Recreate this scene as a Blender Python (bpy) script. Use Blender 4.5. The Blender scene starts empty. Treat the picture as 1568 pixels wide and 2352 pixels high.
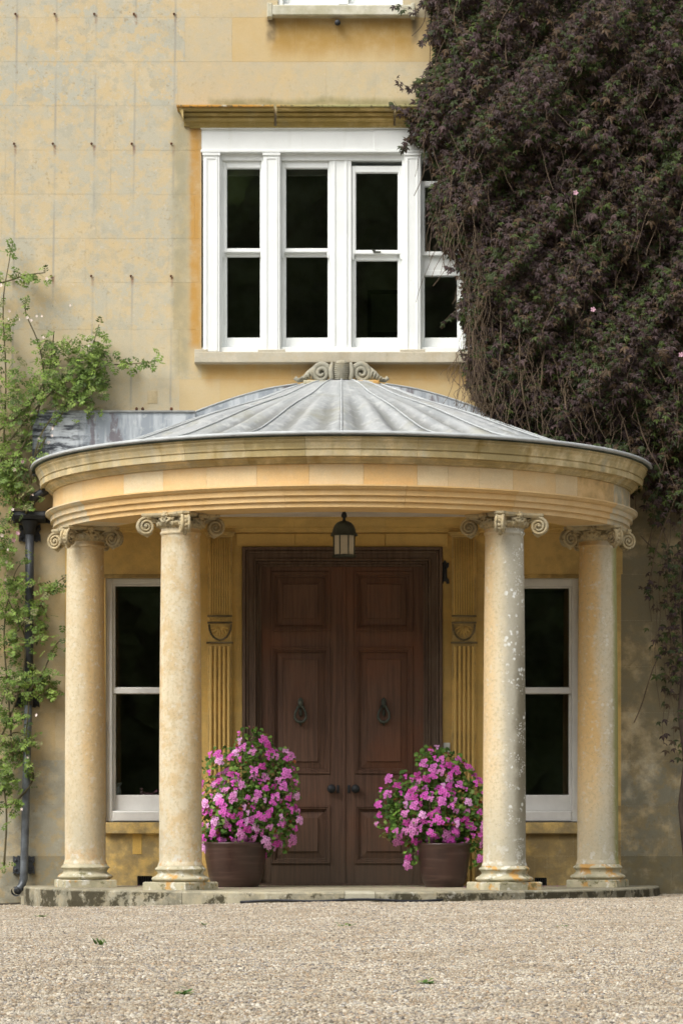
import bpy, math, random
import numpy as np
from math import sin, cos, pi, radians, sqrt, atan2
from mathutils import Vector, Matrix, Euler
random.seed(7); rng = np.random.default_rng(11)
scn = bpy.context.scene
COL = scn.collection

# ------------------------------------------------------------------ camera, sky, sun, exposure
F = 7106.0; DW = 25.46; HC = 0.57          # focal length in picture units, camera to wall, camera height
cam_d = bpy.data.cameras.new("camera"); cam = bpy.data.objects.new("camera", cam_d); COL.objects.link(cam)
cam.location = (0, -DW, HC); cam.rotation_euler = (pi/2, 0, 0)
cam_d.sensor_fit = 'AUTO'; cam_d.sensor_width = 36; cam_d.lens = F/2352*36
cam_d.shift_y = (1900-1176)/2352; cam_d.clip_start = .1; cam_d.clip_end = 1500
cam_d.dof.use_dof = True; cam_d.dof.focus_distance = 14.5; cam_d.dof.aperture_fstop = 13.0
scn.camera = cam

SUN_EL, SUN_AZ = radians(48), radians(-42)   # azimuth measured from straight in front of the wall, negative = left
sd = Vector((sin(SUN_AZ)*cos(SUN_EL), -cos(SUN_AZ)*cos(SUN_EL), sin(SUN_EL)))
world = bpy.data.worlds.new("World"); scn.world = world; world.use_nodes = True
wn = world.node_tree.nodes; wl = world.node_tree.links; wn.clear()
sky = wn.new('ShaderNodeTexSky'); sky.sky_type = 'NISHITA'; sky.sun_disc = False
sky.sun_elevation = SUN_EL; sky.sun_rotation = atan2(sd.x, sd.y); sky.dust_density = 4; sky.air_density = 1.0
hsv = wn.new('ShaderNodeHueSaturation'); hsv.inputs['Saturation'].default_value = .14
bg = wn.new('ShaderNodeBackground'); bg.inputs['Strength'].default_value = .15
wo = wn.new('ShaderNodeOutputWorld')
wl.new(sky.outputs[0], hsv.inputs['Color']); wl.new(hsv.outputs[0], bg.inputs['Color']); wl.new(bg.outputs[0], wo.inputs[0])
sun_d = bpy.data.lights.new("sun", 'SUN'); sun_d.energy = 1.0; sun_d.angle = radians(30); sun_d.color = (1, .95, .86)
sun = bpy.data.objects.new("sun", sun_d); COL.objects.link(sun)
sun.rotation_euler = sd.to_track_quat('Z', 'Y').to_euler()
scn.view_settings.view_transform = 'Standard'; scn.view_settings.look = 'None'
scn.view_settings.gamma = 1; scn.view_settings.use_curve_mapping = False
scn.view_settings.exposure = 0.80
scn.cycles.use_denoising = True
scn.cycles.max_bounces = 8; scn.cycles.transparent_max_bounces = 12

# ------------------------------------------------------------------ helpers
def s_at(Y=0.0): return F/(DW+Y)
def P(x, y, Y=0.0):
    s = s_at(Y); return Vector(((x-784)/s, Y, HC+(1900-y)/s))
WL = {}                                    # world location of each object
def wloc(o): return WL.get(o.name, Vector((0, 0, 0)))
class MB:
    def __init__(s): s.v = []; s.f = []; s.sm = []
    def add(s, vs, fs, smooth=False, M=None):
        b = len(s.v)
        s.v += [tuple(M @ Vector(p)) if M else tuple(p) for p in vs]
        s.f += [tuple(i+b for i in f) for f in fs]; s.sm += [smooth]*len(fs)
    def box(s, x0, x1, y0, y1, z0, z1, ch=0, M=None):
        if ch <= 0:
            v = [(x, y, z) for x in (x0, x1) for y in (y0, y1) for z in (z0, z1)]
            s.add(v, [(0,1,3,2),(4,6,7,5),(0,4,5,1),(2,3,7,6),(0,2,6,4),(1,5,7,3)], M=M)
        else:                              # front (y0) edges chamfered
            c = min(ch, (x1-x0)/3, (z1-z0)/3)
            v = [(x0,y1,z0),(x1,y1,z0),(x1,y1,z1),(x0,y1,z1),
                 (x0,y0+c,z0),(x1,y0+c,z0),(x1,y0+c,z1),(x0,y0+c,z1),
                 (x0+c,y0,z0+c),(x1-c,y0,z0+c),(x1-c,y0,z1-c),(x0+c,y0,z1-c)]
            s.add(v, [(0,3,2,1),(8,9,10,11),(4,5,9,8),(5,6,10,9),(6,7,11,10),(7,4,8,11),
                      (0,1,5,4),(1,2,6,5),(2,3,7,6),(3,0,4,7)], M=M)
    def bbox(s, x0, x1, y0, y1, z0, z1, c, M=None):   # box chamfered on all vertical-face edges (front) both ways
        s.box(x0, x1, y0, y1, z0, z1, c, M)
    def lathe(s, prof, n=24, c=(0,0,0), M=None, a0=0, a1=2*pi, smooth=True, cap=True):
        full = abs(a1-a0-2*pi) < 1e-6; m = n if full else n+1; v = []
        for i in range(m):
            a = a0+(a1-a0)*i/n
            for r, z in prof: v.append((c[0]+r*cos(a), c[1]+r*sin(a), c[2]+z))
        k = len(prof); f = []
        for i in range(n):
            j = (i+1) % m
            for t in range(k-1): f.append((i*k+t, j*k+t, j*k+t+1, i*k+t+1))
        s.add(v, f, smooth, M)
        if cap and full:
            for t, rev in ((0, True), (k-1, False)):
                if prof[t][0] > 1e-5:
                    idx = [(c[0]+prof[t][0]*cos(2*pi*i/n), c[1]+prof[t][0]*sin(2*pi*i/n), c[2]+prof[t][1]) for i in range(n)]
                    s.add(idx, [tuple(range(n))[::-1] if rev else tuple(range(n))], False, M)
    def tube(s, pts, r, n=6, smooth=True, M=None, cap=True):
        pts = [Vector(p) for p in pts]; v = []; f = []; m = len(pts)
        rr = r if hasattr(r, '__len__') else [r]*m
        up = Vector((0.13, 0.31, 0.94)).normalized(); prev = None
        for i, p in enumerate(pts):
            t = (pts[min(i+1, m-1)]-pts[max(i-1, 0)])
            if t.length < 1e-9: t = Vector((0, 0, 1))
            t.normalize()
            a = prev if prev is not None else (t.cross(up) if abs(t.dot(up)) < .95 else t.cross(Vector((1, 0, 0))))
            a = (a-t*a.dot(t)).normalized(); b = t.cross(a); prev = a
            for k in range(n):
                w = 2*pi*k/n; v.append(p+a*cos(w)*rr[i]+b*sin(w)*rr[i])
        for i in range(m-1):
            for k in range(n):
                k2 = (k+1) % n; f.append((i*n+k, i*n+k2, (i+1)*n+k2, (i+1)*n+k))
        if cap: f += [tuple(range(n))[::-1], tuple(range((m-1)*n, m*n))]
        s.add(v, f, smooth, M)
    def ball(s, c, r, n=8, sc=(1,1,1), M=None):
        prof = [(max(r*sin(pi*i/n), 1e-6), -r*cos(pi*i/n)) for i in range(n+1)]
        v = []; k = len(prof); m = n+4
        for i in range(m):
            a = 2*pi*i/m
            for q, z in prof: v.append((c[0]+q*cos(a)*sc[0], c[1]+q*sin(a)*sc[1], c[2]+z*sc[2]))
        s.add(v, [(i*k+t, ((i+1)%m)*k+t, ((i+1)%m)*k+t+1, i*k+t+1) for i in range(m) for t in range(k-1)], True, M)
    def sweep(s, prof, a0, a1, n, smooth=False, gap=0):   # closed profile (R, Z) swept round the portico centre, angle from straight ahead
        k = len(prof); v = []
        for i in range(n+1):
            a = a0+(a1-a0)*i/n
            for R, z in prof:
                aa = a
                v.append((R*sin(aa), -R*cos(aa), z))
        f = [(i*k+t, i*k+(t+1) % k, (i+1)*k+(t+1) % k, (i+1)*k+t) for i in range(n) for t in range(k)]
        s.add(v, f, smooth); s.add(v[:k], [tuple(range(k))[::-1]]); s.add(v[n*k:], [tuple(range(k))])
    def extrude_x(s, prof, x0, x1, M=None):               # closed profile (Y, Z) along X
        k = len(prof); v = [(x0, y, z) for y, z in prof]+[(x1, y, z) for y, z in prof]
        f = [(t, (t+1) % k, k+(t+1) % k, k+t) for t in range(k)]+[tuple(range(k))[::-1], tuple(range(k, 2*k))]
        s.add(v, f, M=M)
    def poly_y(s, pts, y0, y1, M=None):                   # polygon (X, Z) with thickness in Y
        k = len(pts); v = [(x, y0, z) for x, z in pts]+[(x, y1, z) for x, z in pts]
        f = [(t, (t+1) % k, k+(t+1) % k, k+t) for t in range(k)]+[tuple(range(k))[::-1], tuple(range(k, 2*k))]
        s.add(v, f, M=M)
    def obj(s, name, mat, parent=None, origin=None, fix=True, **kw):
        A = np.array(s.v, dtype=float)
        if origin is None:
            origin = Vector(((A[:,0].min()+A[:,0].max())/2, (A[:,1].min()+A[:,1].max())/2, A[:,2].min()))
        me = bpy.data.meshes.new(name); me.from_pydata((A-np.array(origin)).tolist(), [], s.f)
        me.polygons.foreach_set('use_smooth', s.sm)
        if fix:
            import bmesh
            bm = bmesh.new(); bm.from_mesh(me); bmesh.ops.recalc_face_normals(bm, faces=bm.faces); bm.to_mesh(me); bm.free()
        me.materials.append(mat)
        o = bpy.data.objects.new(name, me); COL.objects.link(o)
        place(o, Vector(origin), parent)
        for k, v in kw.items():
            if k == 'color': o.color = v
            else: o[k] = v
        return o
def place(o, origin, parent):
    o.parent = parent; o.location = Vector(origin)-(wloc(parent) if parent else Vector((0, 0, 0)))
    WL[o.name] = Vector(origin)
def thing(name, label, cat, loc=(0,0,0), group=None):
    o = bpy.data.objects.new(name, None); COL.objects.link(o); o.empty_display_size = .2
    place(o, loc, None); o['label'] = label; o['category'] = cat
    if group: o['group'] = group
    return o
def tag(o, label, cat, group=None):
    o['label'] = label; o['category'] = cat
    if group: o['group'] = group
    return o
def copy_child(src, parent, loc=None, rot=None, scale=None):
    c = src.copy(); COL.objects.link(c); c.parent = parent
    if loc is not None: c.location = loc
    if rot is not None: c.rotation_euler = rot
    if scale is not None: c.scale = scale
    return c
def raw_mesh(name, V, FQ, cols=None, mat=None, smooth=False, k=3):
    """numpy vertices and faces of k corners, optional per-vertex colours"""
    me = bpy.data.meshes.new(name); nv = len(V); nf = len(FQ)
    me.vertices.add(nv); me.vertices.foreach_set('co', V.astype(np.float32).ravel())
    me.loops.add(nf*k); me.loops.foreach_set('vertex_index', FQ.astype(np.int32).ravel())
    me.polygons.add(nf); me.polygons.foreach_set('loop_start', np.arange(0, nf*k, k, dtype=np.int32))
    me.polygons.foreach_set('loop_total', np.full(nf, k, dtype=np.int32))
    me.polygons.foreach_set('use_smooth', np.full(nf, smooth))
    if cols is not None:
        a = me.color_attributes.new('Col', 'FLOAT_COLOR', 'POINT')
        c4 = np.ones((nv, 4), dtype=np.float32); c4[:, :3] = cols; a.data.foreach_set('color', c4.ravel())
    if mat: me.materials.append(mat)
    me.update(); me.validate(); return me

# ------------------------------------------------------------------ materials
class NT:
    def __init__(s, name):
        s.m = bpy.data.materials.new(name); s.m.use_nodes = True; s.t = s.m.node_tree; s.t.nodes.clear()
        s.out = s.n('ShaderNodeOutputMaterial')
        s.g = s.n('ShaderNodeNewGeometry'); s.pos = s.g.outputs['Position']
    def n(s, t, **kw):
        x = s.t.nodes.new(t)
        for k, v in kw.items(): setattr(x, k, v)
        return x
    def set(s, sock, v):
        if hasattr(v, 'is_output') or isinstance(v, bpy.types.NodeSocket): s.t.links.new(v, sock)
        else: sock.default_value = v
    def math(s, op, a, b=0.0, c=None, clamp=False):
        x = s.n('ShaderNodeMath', operation=op, use_clamp=clamp); s.set(x.inputs[0], a); s.set(x.inputs[1], b)
        if c is not None: s.set(x.inputs[2], c)
        return x.outputs[0]
    def add(s, a, b, clamp=False): return s.math('ADD', a, b, clamp=clamp)
    def mul(s, a, b, clamp=False): return s.math('MULTIPLY', a, b, clamp=clamp)
    def noise(s, scale, detail=4, rough=.55, vec=None, sc3=None, dist=0.0, off=0.0):
        v = vec if vec is not None else s.pos
        if sc3 or off:
            mp = s.n('ShaderNodeMapping'); s.t.links.new(v, mp.inputs[0])
            if sc3: mp.inputs['Scale'].default_value = sc3
            mp.inputs['Location'].default_value = (off, off*1.7, off*.6); v = mp.outputs[0]
        x = s.n('ShaderNodeTexNoise'); s.t.links.new(v, x.inputs['Vector'])
        x.inputs['Scale'].default_value = scale; x.inputs['Detail'].default_value = detail
        x.inputs['Roughness'].default_value = rough; x.inputs['Distortion'].default_value = dist
        return x.outputs['Fac']
    def voro(s, scale, out='Distance', vec=None, sc3=None, rnd=1.0, feature='F1'):
        v = vec if vec is not None else s.pos
        if sc3:
            mp = s.n('ShaderNodeMapping'); s.t.links.new(v, mp.inputs[0]); mp.inputs['Scale'].default_value = sc3; v = mp.outputs[0]
        x = s.n('ShaderNodeTexVoronoi', feature=feature); s.t.links.new(v, x.inputs['Vector'])
        x.inputs['Scale'].default_value = scale; x.inputs['Randomness'].default_value = rnd
        return x.outputs[out]
    def ramp(s, f, lo, hi, a=0.0, b=1.0):
        x = s.n('ShaderNodeMapRange'); x.interpolation_type = 'SMOOTHSTEP'; s.set(x.inputs[0], f)
        x.inputs[1].default_value = lo; x.inputs[2].default_value = hi; x.inputs[3].default_value = a; x.inputs[4].default_value = b
        return x.outputs[0]
    def mix(s, f, a, b, mode='MIX'):
        x = s.n('ShaderNodeMix', data_type='RGBA', blend_type=mode); s.set(x.inputs[0], f)
        for sock, v in ((x.inputs[6], a), (x.inputs[7], b)):
            if isinstance(v, tuple): sock.default_value = (*v, 1)
            else: s.t.links.new(v, sock)
        return x.outputs[2]
    def xyz(s, v=None):
        x = s.n('ShaderNodeSeparateXYZ'); s.t.links.new(v if v is not None else s.pos, x.inputs[0]); return x.outputs
    def bump(s, h, dist=.002, strength=1.0, prev=None):
        x = s.n('ShaderNodeBump'); s.t.links.new(h, x.inputs['Height']); x.inputs['Distance'].default_value = dist
        x.inputs['Strength'].default_value = strength
        if prev is not None: s.t.links.new(prev, x.inputs['Normal'])
        return x.outputs[0]
    def fin(s, col, rough=.85, nrm=None, metal=0.0, spec=.3, coat=0, trans=0):
        p = s.n('ShaderNodeBsdfPrincipled')
        if isinstance(col, tuple): p.inputs['Base Color'].default_value = (*col, 1)
        else: s.t.links.new(col, p.inputs['Base Color'])
        s.set(p.inputs['Roughness'], rough); s.set(p.inputs['Metallic'], metal)
        p.inputs['Specular IOR Level'].default_value = spec; p.inputs['Coat Weight'].default_value = coat
        if nrm is not None: s.t.links.new(nrm, p.inputs['Normal'])
        s.t.links.new(p.outputs[0], s.out.inputs[0]); return s.m

def stone(name, pale, ochre, grey, dark=(.09,.085,.05), nails=False, moss=False, objcol=True, base=(.3,.3,.0), speck=1.0, streak=0.0, stains=()):
    t = NT(name)
    if objcol:
        oi = t.n('ShaderNodeObjectInfo'); sp = t.n('ShaderNodeSeparateColor'); t.t.links.new(oi.outputs['Color'], sp.inputs[0])
        R, G, B = sp.outputs[0], sp.outputs[1], sp.outputs[2]; rnd = oi.outputs['Random']
    else: R, G, B = base; rnd = .5
    n1 = t.noise(1.1, 5, .6); n2 = t.noise(7, 8, .62, off=3.1); n3 = t.noise(34, 6, .6, off=9.7); n4 = t.noise(150, 3, .6)
    ns = t.noise(5, 6, .6, sc3=(1, 1, .16), off=5)
    och = t.add(R, t.add(t.mul(t.add(n1, -.5), .9), t.add(t.mul(t.add(n2, -.5), .9), t.mul(t.add(rnd, -.5), .22))), clamp=True)
    col = t.mix(och, pale, ochre)
    g = t.mul(G, t.ramp(t.add(n2, t.add(t.mul(t.add(n1, -.5), .9), t.mul(t.add(t.noise(2.6, 5, .7, off=71), -.5), .8))), .32, .6), clamp=True)
    col = t.mix(g, col, grey)
    # small ochre-brown lichen blotches and pits on weathered stone
    b1 = t.mul(t.ramp(n3, .56, .68), t.mul(t.ramp(t.noise(3, 4, .6, off=21), .4, .62), t.mul(G, .62*speck)))
    col = t.mix(b1, col, tuple(.55*a for a in ochre))
    bm = t.mul(t.ramp(t.noise(11, 6, .68, off=51), .49, .58), t.mul(G, .8*speck)); col = t.mix(bm, col, tuple(.5*a+.5*b for a, b in zip(ochre, pale)))
    bg_ = t.mul(t.ramp(t.noise(8, 7, .7, off=61), .52, .60), t.mul(G, .45*speck)); col = t.mix(bg_, col, tuple(.82*a for a in grey))
    b2 = t.mul(t.ramp(t.noise(60, 4, .55, off=31), .64, .72), t.mul(G, .55*speck)); col = t.mix(b2, col, (.13, .115, .085))
    b3 = t.mul(t.ramp(t.noise(26, 5, .6, off=41), .6, .7), t.mul(G, .5*speck)); col = t.mix(b3, col, (.62, .58, .48))
    if streak:
        col = t.mix(t.mul(t.ramp(ns, .52, .7), streak), col, grey)
        col = t.mix(t.mul(t.ramp(t.noise(6, 6, .6, sc3=(1,1,.12), off=14), .55, .72), streak*.8), col, tuple(.55*a for a in ochre))
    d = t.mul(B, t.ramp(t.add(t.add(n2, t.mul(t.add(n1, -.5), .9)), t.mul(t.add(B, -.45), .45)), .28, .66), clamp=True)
    if moss:
        col = t.mix(t.mul(d, .35), col, dark)
        md = t.mul(t.ramp(t.add(t.noise(4.5, 8, .72, off=81), t.mul(t.add(B, -.5), .25)), .50, .56), t.ramp(t.xyz()[2], .092, .070))
        col = t.mix(t.mul(md, .9), col, dark)
        lt = t.mul(t.ramp(t.noise(14, 6, .65, off=85), .60, .68), .45); col = t.mix(lt, col, (.56, .54, .46))
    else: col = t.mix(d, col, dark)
    xs = t.xyz()
    if nails:   # rust and grey water marks below the rows of nails
        z = xs[2]; x = xs[0]
        u = t.math('FRACT', t.math('DIVIDE', t.add(t.add(x, 2.665+.163), t.mul(t.add(z, -7.26), -.0135)), .3255))
        du = t.math('ABSOLUTE', t.add(u, -.5))
        v = t.math('FRACT', t.math('DIVIDE', t.add(t.mul(z, -1), 7.26), 1.0785))
        ok = t.mul(t.ramp(x, -1.36, -1.30, 1, 0), t.ramp(z, 4.0, 4.1))
        rust = t.mul(t.mul(t.ramp(du, .012, .05, 1, 0), t.ramp(v, 0.0, .11, 1, 0)), t.mul(ok, t.ramp(n3, .3, .6)))
        col = t.mix(rust, col, (.26, .10, .035))
        ln = t.mul(t.mul(t.ramp(du, .006, .045, 1, 0), ok), t.ramp(t.noise(3, 4, .6, sc3=(1, 1, .4)), .38, .62, 0, .7))
        col = t.mix(ln, col, (.33, .32, .28))
    for (x0, x1, z0, z1, fe, cc, am) in stains:
        nx = t.add(xs[0], t.mul(t.add(n2, -.5), fe*2)); nz = t.add(xs[2], t.mul(t.add(ns, -.5), fe*4))
        m = t.mul(t.mul(t.ramp(nx, x0-fe, x0+fe), t.ramp(nx, x1-fe, x1+fe, 1, 0)), t.mul(t.ramp(nz, z0-fe*2, z0+fe*2), t.ramp(nz, z1-fe, z1+fe, 1, 0)))
        m = t.mul(m, t.mul(t.ramp(n2, .2, .6, .35, 1), am)); col = t.mix(m, col, cc)
    col = t.mix(t.ramp(n4, .2, .8, 0, .22), col, (.2, .17, .11), 'MULTIPLY')
    h = t.add(t.mul(n3, .7), t.mul(n4, .35)); nb = t.bump(h, .004, .7)
    nb = t.bump(n2, .006, .5, nb)
    return t.fin(col, .9, nb, spec=.2)

def X_(x): return (x-784)/279.1
def Z_(y): return HC+(1900-y)/279.1
OCH = (.56, .335, .105)
wall_m = stone('weathered_bath_stone', (.58,.495,.335), (.585,.42,.19), (.47,.455,.37), (.115,.095,.045), nails=True, stains=(
    (X_(435), X_(463), Z_(800), Z_(292), .03, (.50,.27,.06), .9),
    (X_(398), X_(434), Z_(860), Z_(250), .04, (.33,.30,.19), .75),
    (X_(615), X_(950), Z_(120), Z_(44), .05, (.42,.25,.06), .8),
    (X_(612), X_(632), Z_(95), Z_(44), .02, (.14,.12,.09), .8),
    (X_(945), X_(958), Z_(95), Z_(44), .02, (.14,.12,.09), .8),
    (X_(480), X_(1100), Z_(252), Z_(228), .03, (.24,.22,.10), .8),
    (X_(0), X_(70), Z_(1080), Z_(980), .06, (.27,.24,.15), .6),
    (X_(470), X_(1080), Z_(880), Z_(840), .04, (.55,.30,.07), .55)))
inner_m = stone('sheltered_ochre_stone', (.74,.53,.21), (.72,.46,.12), (.33,.27,.16), (.12,.085,.04), speck=.5)
port_m = stone('portico_stone', (.76,.64,.42), (.76,.47,.17), (.54,.52,.42), (.16,.13,.05), speck=.8)
corn_m = stone('cornice_stone', (.80,.69,.44), (.68,.47,.17), (.54,.50,.38), (.27,.20,.05), streak=.9)
sill_m = stone('sill_stone', (.56,.51,.40), (.50,.38,.2), (.42,.40,.33), (.14,.12,.05), streak=.3)
step_m = stone('step_stone', (.47,.44,.34), (.38,.31,.17), (.27,.255,.19), (.045,.038,.02), streak=.5, speck=1.4, moss=True)

def column_material():
    t = NT('column_stone')
    tc = t.n('ShaderNodeTexCoord'); nl = t.xyz(tc.outputs['Normal']); nw = t.xyz(t.g.outputs['Normal']); xs = t.xyz()
    oi = t.n('ShaderNodeObjectInfo'); sp = t.n('ShaderNodeSeparateColor'); t.t.links.new(oi.outputs['Color'], sp.inputs[0])
    L, Gn, O = sp.outputs[0], sp.outputs[1], sp.outputs[2]
    n1 = t.noise(1.6, 5, .6); n2 = t.noise(9, 8, .65, off=2); n3 = t.noise(40, 6, .6, off=7); n4 = t.noise(160, 3, .6)
    n5 = t.noise(4, 6, .65, off=12, sc3=(1, 1, .35))
    out = t.mul(nl[1], -1.0)                         # 1 on the outward, rain-washed side
    inn = t.ramp(t.add(out, t.add(t.mul(t.add(n5, -.5), 1.2), t.mul(t.add(n2, -.5), .7))), -.05, .72, 1, 0)
    low = t.ramp(xs[2], .3, 1.5, .35, 1.0)
    col = t.mix(t.mul(t.mul(inn, low), t.add(t.mul(L, -.5), 1.0)), (.66, .57, .40), (.62, .38, .13))
    col = t.mix(t.mul(t.ramp(n2, .42, .62), t.mul(O, .9)), col, (.56, .38, .17))
    col = t.mix(t.mul(t.ramp(t.noise(2.6, 6, .6, sc3=(1, 1, .09), off=90), .5, .62), .32), col, (.46, .40, .27)); col = t.mix(t.mul(t.ramp(n3, .5, .62), .38), col, (.40, .32, .19))
    col = t.mix(t.mul(t.ramp(t.noise(22, 6, .6, off=17), .56, .66), .5), col, (.63, .59, .48))
    sidegrey = t.mul(t.ramp(t.add(nw[0], t.mul(t.add(n2, -.5), .5)), -.35, .25), L)
    col = t.mix(t.mul(sidegrey, .8), col, (.40, .385, .32))
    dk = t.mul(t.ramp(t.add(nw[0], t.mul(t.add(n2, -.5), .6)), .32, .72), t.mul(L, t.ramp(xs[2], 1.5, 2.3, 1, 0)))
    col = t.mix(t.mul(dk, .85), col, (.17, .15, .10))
    vz = t.voro(24); spots = t.mul(t.ramp(vz, .30, .36, 1, 0), t.mul(sidegrey, t.ramp(t.noise(11, 2, off=4), .54, .62)))
    col = t.mix(spots, col, (.78, .79, .75))
    vz2 = t.voro(60); spots2 = t.mul(t.ramp(vz2, .30, .38, 1, 0), t.mul(sidegrey, t.ramp(t.noise(9, 2, off=8), .52, .62)))
    col = t.mix(spots2, col, (.70, .70, .65))
    col = t.mix(t.mul(t.ramp(t.add(nw[0], t.mul(t.add(n2, -.5), .35)), .62, .88), t.mul(Gn, .8)), col, (.24, .25, .07))
    # orange lichen and grey damp low down
    ol = t.mul(t.ramp(t.noise(10, 5, .6, off=33), .53, .6), t.mul(t.ramp(xs[2], .28, .5, 1, 0), O))
    col = t.mix(t.mul(t.ramp(xs[2], .25, 1.1, 1, 0), t.ramp(n5, .35, .6, 0, .6)), col, (.38, .36, .28))
    col = t.mix(ol, col, (.55, .27, .07))
    wl_ = t.mul(t.ramp(t.noise(16, 5, .6, off=38), .55, .62), t.ramp(xs[2], .25, .6, 1, 0)); col = t.mix(t.mul(wl_, .7), col, (.62, .61, .55))
    col = t.mix(t.mul(t.ramp(t.noise(75, 4, .6, off=3), .62, .7), .5), col, (.16, .14, .1))
    nb = t.bump(t.add(t.mul(n3, .8), t.mul(n4, .4)), .006, .8); nb = t.bump(n2, .01, .5, nb)
    return t.fin(col, .92, nb, spec=.2)
column_m = column_material()
def base_material():
    t = NT('column_base_stone'); n2 = t.noise(9, 7, .65); n3 = t.noise(38, 6, .6, off=5)
    col = t.mix(t.ramp(n2, .35, .65), (.48, .43, .30), (.34, .32, .22))
    col = t.mix(t.ramp(t.noise(13, 6, .62, off=9), .55, .63), col, (.60, .58, .50))
    col = t.mix(t.mul(t.ramp(t.noise(8, 6, .62, off=19), .54, .62), .9), col, (.50, .28, .08))
    col = t.mix(t.mul(t.ramp(t.noise(11, 6, .62, off=27), .56, .66), .85), col, (.13, .12, .05))
    return t.fin(col, .92, t.bump(n3, .006, .8), spec=.2)
base_m = base_material()
def capital_material():
    t = NT('carved_capital_stone'); n2 = t.noise(14, 6, .6); n3 = t.noise(70, 5, .6)
    col = t.mix(t.ramp(n2, .35, .65), (.50, .40, .23), (.38, .33, .22))
    col = t.mix(t.ramp(t.noise(22, 5, .6, off=6), .54, .68), col, (.20, .165, .10))
    return t.fin(col, .9, t.bump(n3, .004, .7), spec=.2)
cap_m = capital_material()
crest_m = stone('grey_carved_stone', (.50, .47, .37), (.42, .34, .2), (.36, .35, .29), objcol=False, base=(.3, .8, .3))
def lichen_material():
    t = NT('lichened_slab'); xs = t.xyz(); n = t.noise(9, 6, .65); n2 = t.noise(30, 5, .6, off=4)
    c = t.mix(t.ramp(t.add(xs[0], t.mul(n, .5)), -.6, .1), (.50, .26, .06), (.34, .31, .14)); c = t.mix(t.ramp(n2, .5, .64), c, (.14, .12, .06)); c = t.mix(t.ramp(n, .58, .66), c, (.5, .47, .36))
    return t.fin(c, .95, t.bump(n2, .008, .8), spec=.2)
lichen_m = lichen_material()
def simple(name, col, rough=.6, metal=0.0, spec=.4, var=.15, bump=0, bs=60, coat=0):
    t = NT(name); n = t.noise(6, 5, .6); c = t.mix(t.ramp(n, .3, .7, 0, 1), tuple(a*(1-var) for a in col), tuple(min(1, a*(1+var)) for a in col))
    nb = t.bump(t.noise(bs, 4, .6), bump) if bump else None
    return t.fin(c, rough, nb, metal, spec, coat)
def white_paint():
    t = NT('white_paint'); n = t.noise(3, 6, .6); s = t.noise(9, 5, .6, sc3=(1, 1, .15))
    c = t.mix(t.ramp(n, .35, .7, 0, 1), (.80, .82, .80), (.74, .76, .74))
    c = t.mix(t.mul(t.ramp(s, .58, .75), .3), c, (.55, .55, .48))
    c = t.mix(t.mul(t.ramp(t.noise(45, 4, .6), .66, .72), .35), c, (.5, .48, .4))
    return t.fin(c, .45, t.bump(t.noise(30, 4, .6), .0012), spec=.4)
white_m = white_paint()
grey_white_m = simple('grey_white_paint', (.70, .69, .66), .5, var=.06, bump=.001)
def lead():
    t = NT('old_lead'); xs = t.xyz(); an_ = t.math('ARCTAN2', xs[0], t.mul(xs[1], -1)); rd = t.math('SQRT', t.add(t.mul(xs[0], xs[0]), t.mul(xs[1], xs[1])))
    cb = t.n('ShaderNodeCombineXYZ'); t.t.links.new(t.mul(an_, 9), cb.inputs[0]); t.t.links.new(rd, cb.inputs[1]); n1 = t.noise(1.3, 6, .62, vec=cb.outputs[0]); n2 = t.noise(12, 7, .62, off=4)
    ns = t.noise(7, 7, .65, sc3=(1, 1, .14), off=2)
    vf = t.math('ABSOLUTE', t.add(t.math('FRACT', t.mul(an_, 20/pi)), -.5))
    vm = t.mul(t.ramp(t.add(vf, t.mul(t.add(n2, -.5), .22)), .06, .30, 1, 0), t.mul(t.ramp(rd, .7, 1.5), t.ramp(rd, 2.35, 2.55, 1, 0)))
    c = t.mix(t.ramp(n1, .35, .65), (.31, .325, .33), (.42, .43, .43))
    c = t.mix(t.ramp(n2, .48, .66), c, (.47, .48, .47))
    c = t.mix(t.mul(t.ramp(t.noise(3.2, 5, .6, off=8), .5, .72), .55), c, (.30, .285, .19))
    c = t.mix(t.mul(vm, .65), c, (.15, .15, .135)); c = t.mix(t.mul(t.ramp(t.noise(26, 5, .6, off=11), .6, .7), .5), c, (.17, .18, .18))
    return t.fin(c, .62, t.bump(n2, .006, .6), .25, .4)
lead_m = lead()
def lead_box():
    t = NT('streaked_lead'); ns = t.noise(9, 8, .65, sc3=(1, 1, .13), off=2); n2 = t.noise(16, 7, .65, off=4); xs = t.xyz()
    c = t.mix(t.ramp(ns, .4, .6), (.28, .31, .34), (.50, .53, .55))
    c = t.mix(t.mul(t.ramp(t.noise(7, 6, .6, sc3=(1, 1, .3), off=9), .56, .62), .75), c, (.15, .12, .13))
    c = t.mix(t.mul(t.ramp(n2, .55, .68), .6), c, (.55, .57, .57))
    lowd = t.mul(t.ramp(t.add(xs[0], t.mul(t.add(n2, -.5), .5)), -2.3, -1.95, 1, 0), t.ramp(t.noise(12, 6, .65, sc3=(.5, 1, 2), off=19), .42, .6))
    c = t.mix(lowd, c, (.04, .045, .055))
    return t.fin(c, .6, t.bump(n2, .005, .6), .2, .4)
leadbox_m = lead_box(); pale_lead_m = simple('pale_lead', (.42, .44, .44), .6, var=.12)
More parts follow.
